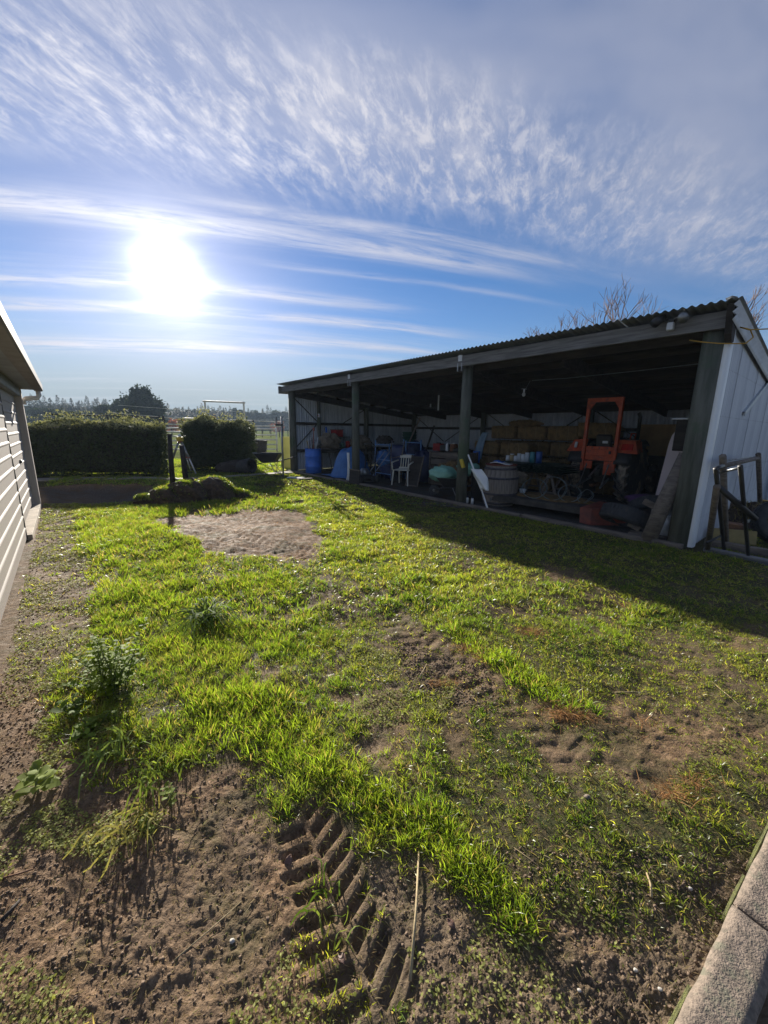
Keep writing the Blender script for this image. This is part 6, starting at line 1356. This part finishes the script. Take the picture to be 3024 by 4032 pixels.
MB().at((.30, -.69, 1.17)).box(-.03, .03, -.012, .012, -.035, .035, .004).build('socket', M_black, tc_)
MB().box(-.17, .17, -.5, .5, .45, .95, .05).build('rear_axle_case', M_dark, tc_); MB().at((0, 0, .68), ry=pi/2).lathe([(.12, -.5), (.12, .5)], 14).build('axle', M_dark, tc_, True); MB().box(-.10, .10, -.64, -.5, .60, .80, .03).build('power_take_off', M_black, tc_)
MB().box(-.05, .05, -.9, -.45, .38, .44, .01).build('drawbar', M_rust, tc_); MB().tube([(0, -.6, .85), (-.03, -1.0, .62)], .022, 6).build('top_link', M_steel, tc_)
MB().box(-.27, .27, .78, 2.25, .80, 1.38, .06).build('bonnet', M_dark, tc_); MB().box(-.20, .20, .4, 2.2, .42, .80, .04).build('engine', M_dark, tc_); MB().box(-.26, .26, 2.25, 2.29, .82, 1.34, .02).build('grille', M_black, tc_)  # bonnet coloured near-black to stand for the gloom under the roof
MB().box(-.24, .24, .60, .80, .9, 1.50, .03).build('dashboard', M_black, tc_); sw_ = MB().at((0, .50, 1.50), rx=radians(55)); sw_.lathe([(.19+.014*cos(a), .014*sin(a)) for a in np.linspace(0, 2*pi, 9)[:-1]], 24, True); so = sw_.build('steering_wheel', M_black, tc_, True); MB().tube([(0, .50, 1.50), (0, .66, 1.38)], .02, 8).build('steering_column', M_black, tc_)
MB().box(-.23, .23, -.38, .10, 1.02, 1.12, .04).build('seat', M_black, tc_); sb = MB().at((0, -.40, 1.08), rx=radians(8)).box(-.22, .22, -.05, .05, 0, .50, .04).build('seat_back', M_black, tc_); MB().at((.05, -.49, 1.40), rx=radians(8)).box(-.075, .075, -.006, .006, -.03, .03, .002).build('label_plate', M_pale, sb)
MB().tube([(.22, 1.2, 1.35), (.22, 1.2, 2.02), (.17, 1.16, 2.12)], .05, 10).build('exhaust', M_black, tc_, True); MB().box(-.42, .42, -.45, .55, .92, .96).build('platform', M_black, tc_)
MB().tube([(.50, -.02, 1.47), (.52, -.02, 1.60), (.53, .26, 1.60), (.50, .30, 1.47)], .018, 7).build('grab_handle', M_orange, tc_, True)
for k, (x, y) in enumerate(((-.25, .1), (.27, .2))): MB().tube([(x, y, 1.0), (x*1.1, y-.05, 1.34)], .01, 6).build('lever', M_black, tc_)
# --- right-hand bay: ply sheet, shelf, white panel, tyres, leaning pole, sacks
py_ = ST('plywood_sheet', 'tan plywood sheet standing against the back wall right of the tractor', 'board', 1.87, 5.2, 1.0); MB().box(-.44, .44, -.01, .01, .0, .80, .003).build('sheet', M_ply, py_); MB().box(-.44, .44, .011, .05, -.98, -.0).build('support', M_dark, py_)
for q, (s, w, z0, z1, m, wd_, lab) in enumerate(((1.0, 5.4, 0, 1.75, M_dark, .7, 'dark cupboard in the back right corner of the shed'),)):
    t = ST('cupboard', lab, 'cupboard', s, w, 0); MB().box(-wd_/2, wd_/2, -.3, .3, z0, z1, .01).build('carcass', m, t)
    for sx in (-1, 1): MB().box(min(sx*.01, sx*.34), max(sx*.01, sx*.34), -.325, -.301, .05, 1.7, .004).build('door', M_dark, t)
sh_ = ST('corner_shelf', 'dark shelf unit with a pale top on the right end wall', 'shelf', .32, 1.35, 1.30); MB().box(-.22, .14, -.25, .25, .0, .50, .01).build('cabinet', M_dark, sh_); MB().box(-.28, .16, -.28, .28, .505, .53, .004).build('top', M_pale, sh_)
for q, (x, z) in enumerate(((-.05, .53), (.06, .53))): t = ST('jar', ('left', 'right')[q]+' jar on the pale-topped corner shelf', 'jar', .32-x, 1.35, 1.30+z); MB().lathe([(.045, 0), (.045, .12), (.03, .14)], 12).build('body', M_pale, t, True); MB().lathe([(.035, .14), (.035, .17), (0, .17)], 12).build('lid', M_red, t, True)
wp = ST('rounded_board', 'tall pinkish-white rounded panel standing behind the leaning pole', 'panel', .62, 1.55, 0, .0, None, radians(-4)); poly = [(-.20, 0), (.34, 0), (.34, 1.68), (.05, 1.68), (-.04, 1.64), (-.09, 1.55), (-.11, 1.42)]
b = MB(); b.add([(x, 0, z) for x, z in poly]+[(x, .03, z) for x, z in poly], [tuple(range(7)), tuple(range(7, 14))[::-1]]+[(i, i+7, (i+1) % 7+7, (i+1) % 7) for i in range(7)]); b.build('sheet', M_pink, wp)
lp = thing('leaning_pole', 'thick old timber pole leaning against the right corner of the shed', 'pole', SH(.34, -.13, .02), SRZ); MB().tube([(0, 0, 0), (.10, .10, .6), (.24, .22, 1.28)], .105, 12, r1=.10).build('log', M_plank, lp, True)
tyre('big black tyre lying tilted on the gravel beside the leaning pole', SH(.80, .38, .20), radians(-24), radians(8), SRZ, .42, .26, M_rubber, group='tyres lying at the right of the shed'); tyre('second worn tyre leaning behind the tilted one', SH(.62, .85, .30), radians(-40), radians(-10), SRZ+.3, .36, .22, M_rubber, group='tyres lying at the right of the shed')
sack('white plastic sack at the foot of the right corner pole', .30, .42, .16, .14, .18, .17, M_white, 81, .4, 'plastic_sack', 'sack', zmin=-.14); sack('printed feed sack above the white one behind the corner pole', .33, .62, .42, .14, .16, .16, M_steel, 82, .5, 'printed_sack', 'sack'); sack('blue bag tucked between pole and corner', .42, .60, .24, .10, .2, .2, M_tarp, 83, .4, 'blue_bag', 'bag')
SO(MB().blob(.3, .22, .10, 16, 8, .4, 3, 84, zmin=-.06).build('purple_cloth', M_purple, smooth=True), 'dark purple cloth on top of the rear tyre', 'cloth', .75, .95, .45)
for q, (s, w, z, lab) in enumerate(((.50, .25, .5, 'small timber block stuck behind the leaning pole'), (.62, .12, .14, 'short timber block lying on the tilted tyre'))): SO(MB().at((0, 0, 0), ry=.4).box(-.09, .09, -.03, .03, -.04, .05, .005).build('timber_block', M_plank), lab, 'timber', s, w, z)
SO(MB().at((0, 0, 0), rz=.1).box(-.35, .14, -.08, .08, 0, .04, .006).build('grey_plank', M_plank), 'grey plank lying at the foot of the right corner pole', 'plank', .32, .12, .02)

# ============================================================ RIGHT OF THE SHED
fr = thing('pipe_trestle', 'black and grey pipe frame leaning on the white end wall', 'frame', SH(-.32, .55, 0), SRZ+radians(90))   # local x runs back along the wall, y towards the shed
def FR(x, y, z): return (x, y, z)
pk = lambda p, Y: AT(p[0], p[1], Y)
def wpt(px, py, off):        # point on a plane parallel to the end wall, off metres outside it
    d = ray(px, py); t = (P4 @ SD - off)/(d[:2] @ SD); return tuple(_O+d*t)
Z3 = lambda x, y: ((2200+x*.4967)/1.8228, (1150+y*.4967)/1.8228)
wf = thing('wall_trestle', 'grey timber H-frame standing against the white end wall', 'frame', (0, 0, 0))
def wbar(name, m, a, c, off1, off2, r, par, n=7, gnd=False):
    p = Vector(wpt(*Z3(*a), off1)); q = Vector(wpt(*Z3(*c), off2))
    if gnd: t = (p.z-0)/(p.z-q.z) if p.z != q.z else 1; q = p+(q-p)*t
    MB().tube([tuple(p), tuple(q)], r, n).build(name, m, par, True)
wbar('upright', M_plank, (1300, 1300), (1325, 1960), .45, .45, .035, wf, 6, True); wbar('upright', M_plank, (1582, 1285), (1600, 1810), .45, .45, .035, wf, 6, True)
wbar('crossbar', M_plank, (1320, 1375), (1575, 1318), .45, .45, .03, wf); wbar('steel_bar', M_steel, (1325, 1335), (1560, 1302), .42, .42, .012, wf)
fr.location = (0, 0, 0); fr.rotation_euler = (0, 0, 0)
wbar('front_leg', M_black, (1245, 1400), (1300, 1940), .55, .50, .022, fr, 8, True); wbar('top_bend', M_black, (1248, 1400), (1300, 1378), .55, .50, .022, fr); wbar('rear_leg', M_black, (1440, 1380), (1485, 1890), .75, .75, .02, fr, 8, True); wbar('diagonal', M_black, (1262, 1540), (1560, 1800), .55, .85, .03, fr); wbar('steel_rail', M_steel, (1262, 1435), (1448, 1388), .55, .75, .012, fr)
wbar('grey_prop', M_plank, (1255, 1540), (1183, 2015), .55, .35, .032, fr, 8, True); wbar('foot_bar', M_black, (1175, 1985), (1300, 1925), .42, .50, .015, fr)
q1_ = Vector(wpt(*Z3(1430, 975), .12)); q2_ = Vector(wpt(*Z3(1720, 610), .12))
dd_ = (q2_-q1_); gb_ = thing('gutter_length', 'length of grey guttering fixed slanting on the white end wall', 'gutter', q1_, 0); L_ = dd_.length; u1 = dd_.normalized(); u2 = Vector((SD[0], SD[1], 0)).normalized()*-1; u3 = u1.cross(u2)
b = MB(); vs = []; fs = []
pr_ = [(-.03, .05), (-.03, -.05), (.06, -.055), (.06, .045)]; pr_ = [(-.03, .055), (-.03, -.05), (.07, -.05), (.07, .02), (.062, .02), (.062, -.042), (-.022, -.042), (-.022, .055)]
for (a, c) in pr_:
    for t in (0, L_+1.5): vs.append(tuple(u1*t+u2*a+u3*c))
n = len(pr_); fs = [(2*i, 2*((i+1) % n), 2*((i+1) % n)+1, 2*i+1) for i in range(n)]+[tuple(2*i for i in range(n))]; b.add(vs, fs); b.build('channel', M_iron, gb_); MB().tube([tuple(u1*.5+u2*-.09), tuple(u1*.5+u2*.06)], .01, 5).build('bracket', M_dark, gb_)
# sleepers, offcuts and tyre on the ground
for q, (a, c, wd_, h_, m, lab) in enumerate((((1528, 1180), (1700, 1212), .09, .10, M_plank, 'upper grey sleeper lying right of the shed corner'), ((1518, 1188), (1690, 1224), .10, .055, M_beam, 'lower dark sleeper lying in the grass right of the shed corner'))):
    p = G(*a); g_ = G(*c); L = np.hypot(*(g_-p)[:2]); o = MB().box(0, L, -wd_/2, wd_/2, -.02, h_, .01).build('sleeper', m); tag(o, lab, 'sleeper', loc=(p[0], p[1]+(.06 if q == 0 else -.02), 0), rz=atan2((g_-p)[1], (g_-p)[0]))
def wg(px, py, z=0): return G(*Z3(px, py), z)
bx = wg(1400, 2010); t = thing('offcut_board', 'yellowish board offcut propped at the wall beside the frame', 'board', (bx[0]+.02, bx[1]+.06, .02), -.35, None, radians(-12)); MB().box(-.28, .26, -.015, .015, 0, .20, .004).build('board', mat('yellow_pine', (.30, .22, .08), (.2, .15, .06), rough=.8, scale=5, bump=.1), t)
bx = wg(1420, 1950, .1); t = thing('brick_offcut', 'orange-brown brick-like offcut on the yellow board', 'offcut', (bx[0]+.05, bx[1]+.18, .18), -.3, None, .2, .1); MB().box(-.12, .12, -.05, .05, 0, .11, .008).build('block', M_rust, t)
bx = wg(1540, 1930, .05); t = tag(MB().at((bx[0]+.1, bx[1]+.25, .22), rx=.5).box(-.05, .05, -.003, .003, -.03, .03).build('white_scrap', M_white), 'small white scrap in the pile at the right edge', 'scrap')
hp = wg(1560, 1900); o = MB().blob(.5, .42, .36, 20, 12, .5, 4, 9, zmin=-.02).build('weed_heap', M_turf); tag(o, 'heap of dead weeds and brush against the white end wall', 'heap', loc=(hp[0]+.25, hp[1]+.55, .02)); 
n = 1500; a = RS.rand(n)*2*pi; rr = np.sqrt(RS.rand(n)); V, F, C = blades(rr*np.cos(a)*.5, rr*np.sin(a)*.42, 1, np.full(n, .001), np.full(n, .16), np.full(n, .006), np.array([.14, .12, .055])*(.5+RS.rand(n, 1)), lean=(.2, 1.5), z=.34*np.sqrt(1-rr**2*.95)-.02); bs = npmesh('dead_stalks', V, F, M_grass, C, parent=o, kind='stuff')
ty_ = wg(1650, 2010); tyre('large dark tyre standing at the right edge beside the offcuts', (ty_[0]+.28, ty_[1]+.12, .33), radians(72), radians(10), radians(-30), .34, .26, M_rubber, inner=.58)

# ============================================================ AIR
hb = MB().box(-420, 420, -70, 420, -2.0, 14.5).build('haze', None or bpy.data.materials.new('haze_air')); hb['kind'] = 'stuff'
hm = hb.data.materials[0]; hm.use_nodes = True; hm.node_tree.nodes.clear(); N = NT(hm.node_tree)
HAZE = .0007
pv = N.n('ShaderNodeVolumePrincipled', i_Density=HAZE, i_Anisotropy=.0); pv.inputs['Color'].default_value = (.62, .80, 1, 1)
hm.node_tree.links.new(pv.outputs[0], N.n('ShaderNodeOutputMaterial').inputs['Volume'])
print('objects', len(bpy.data.objects), 'tris', sum(len(m.polygons) for m in bpy.data.meshes))
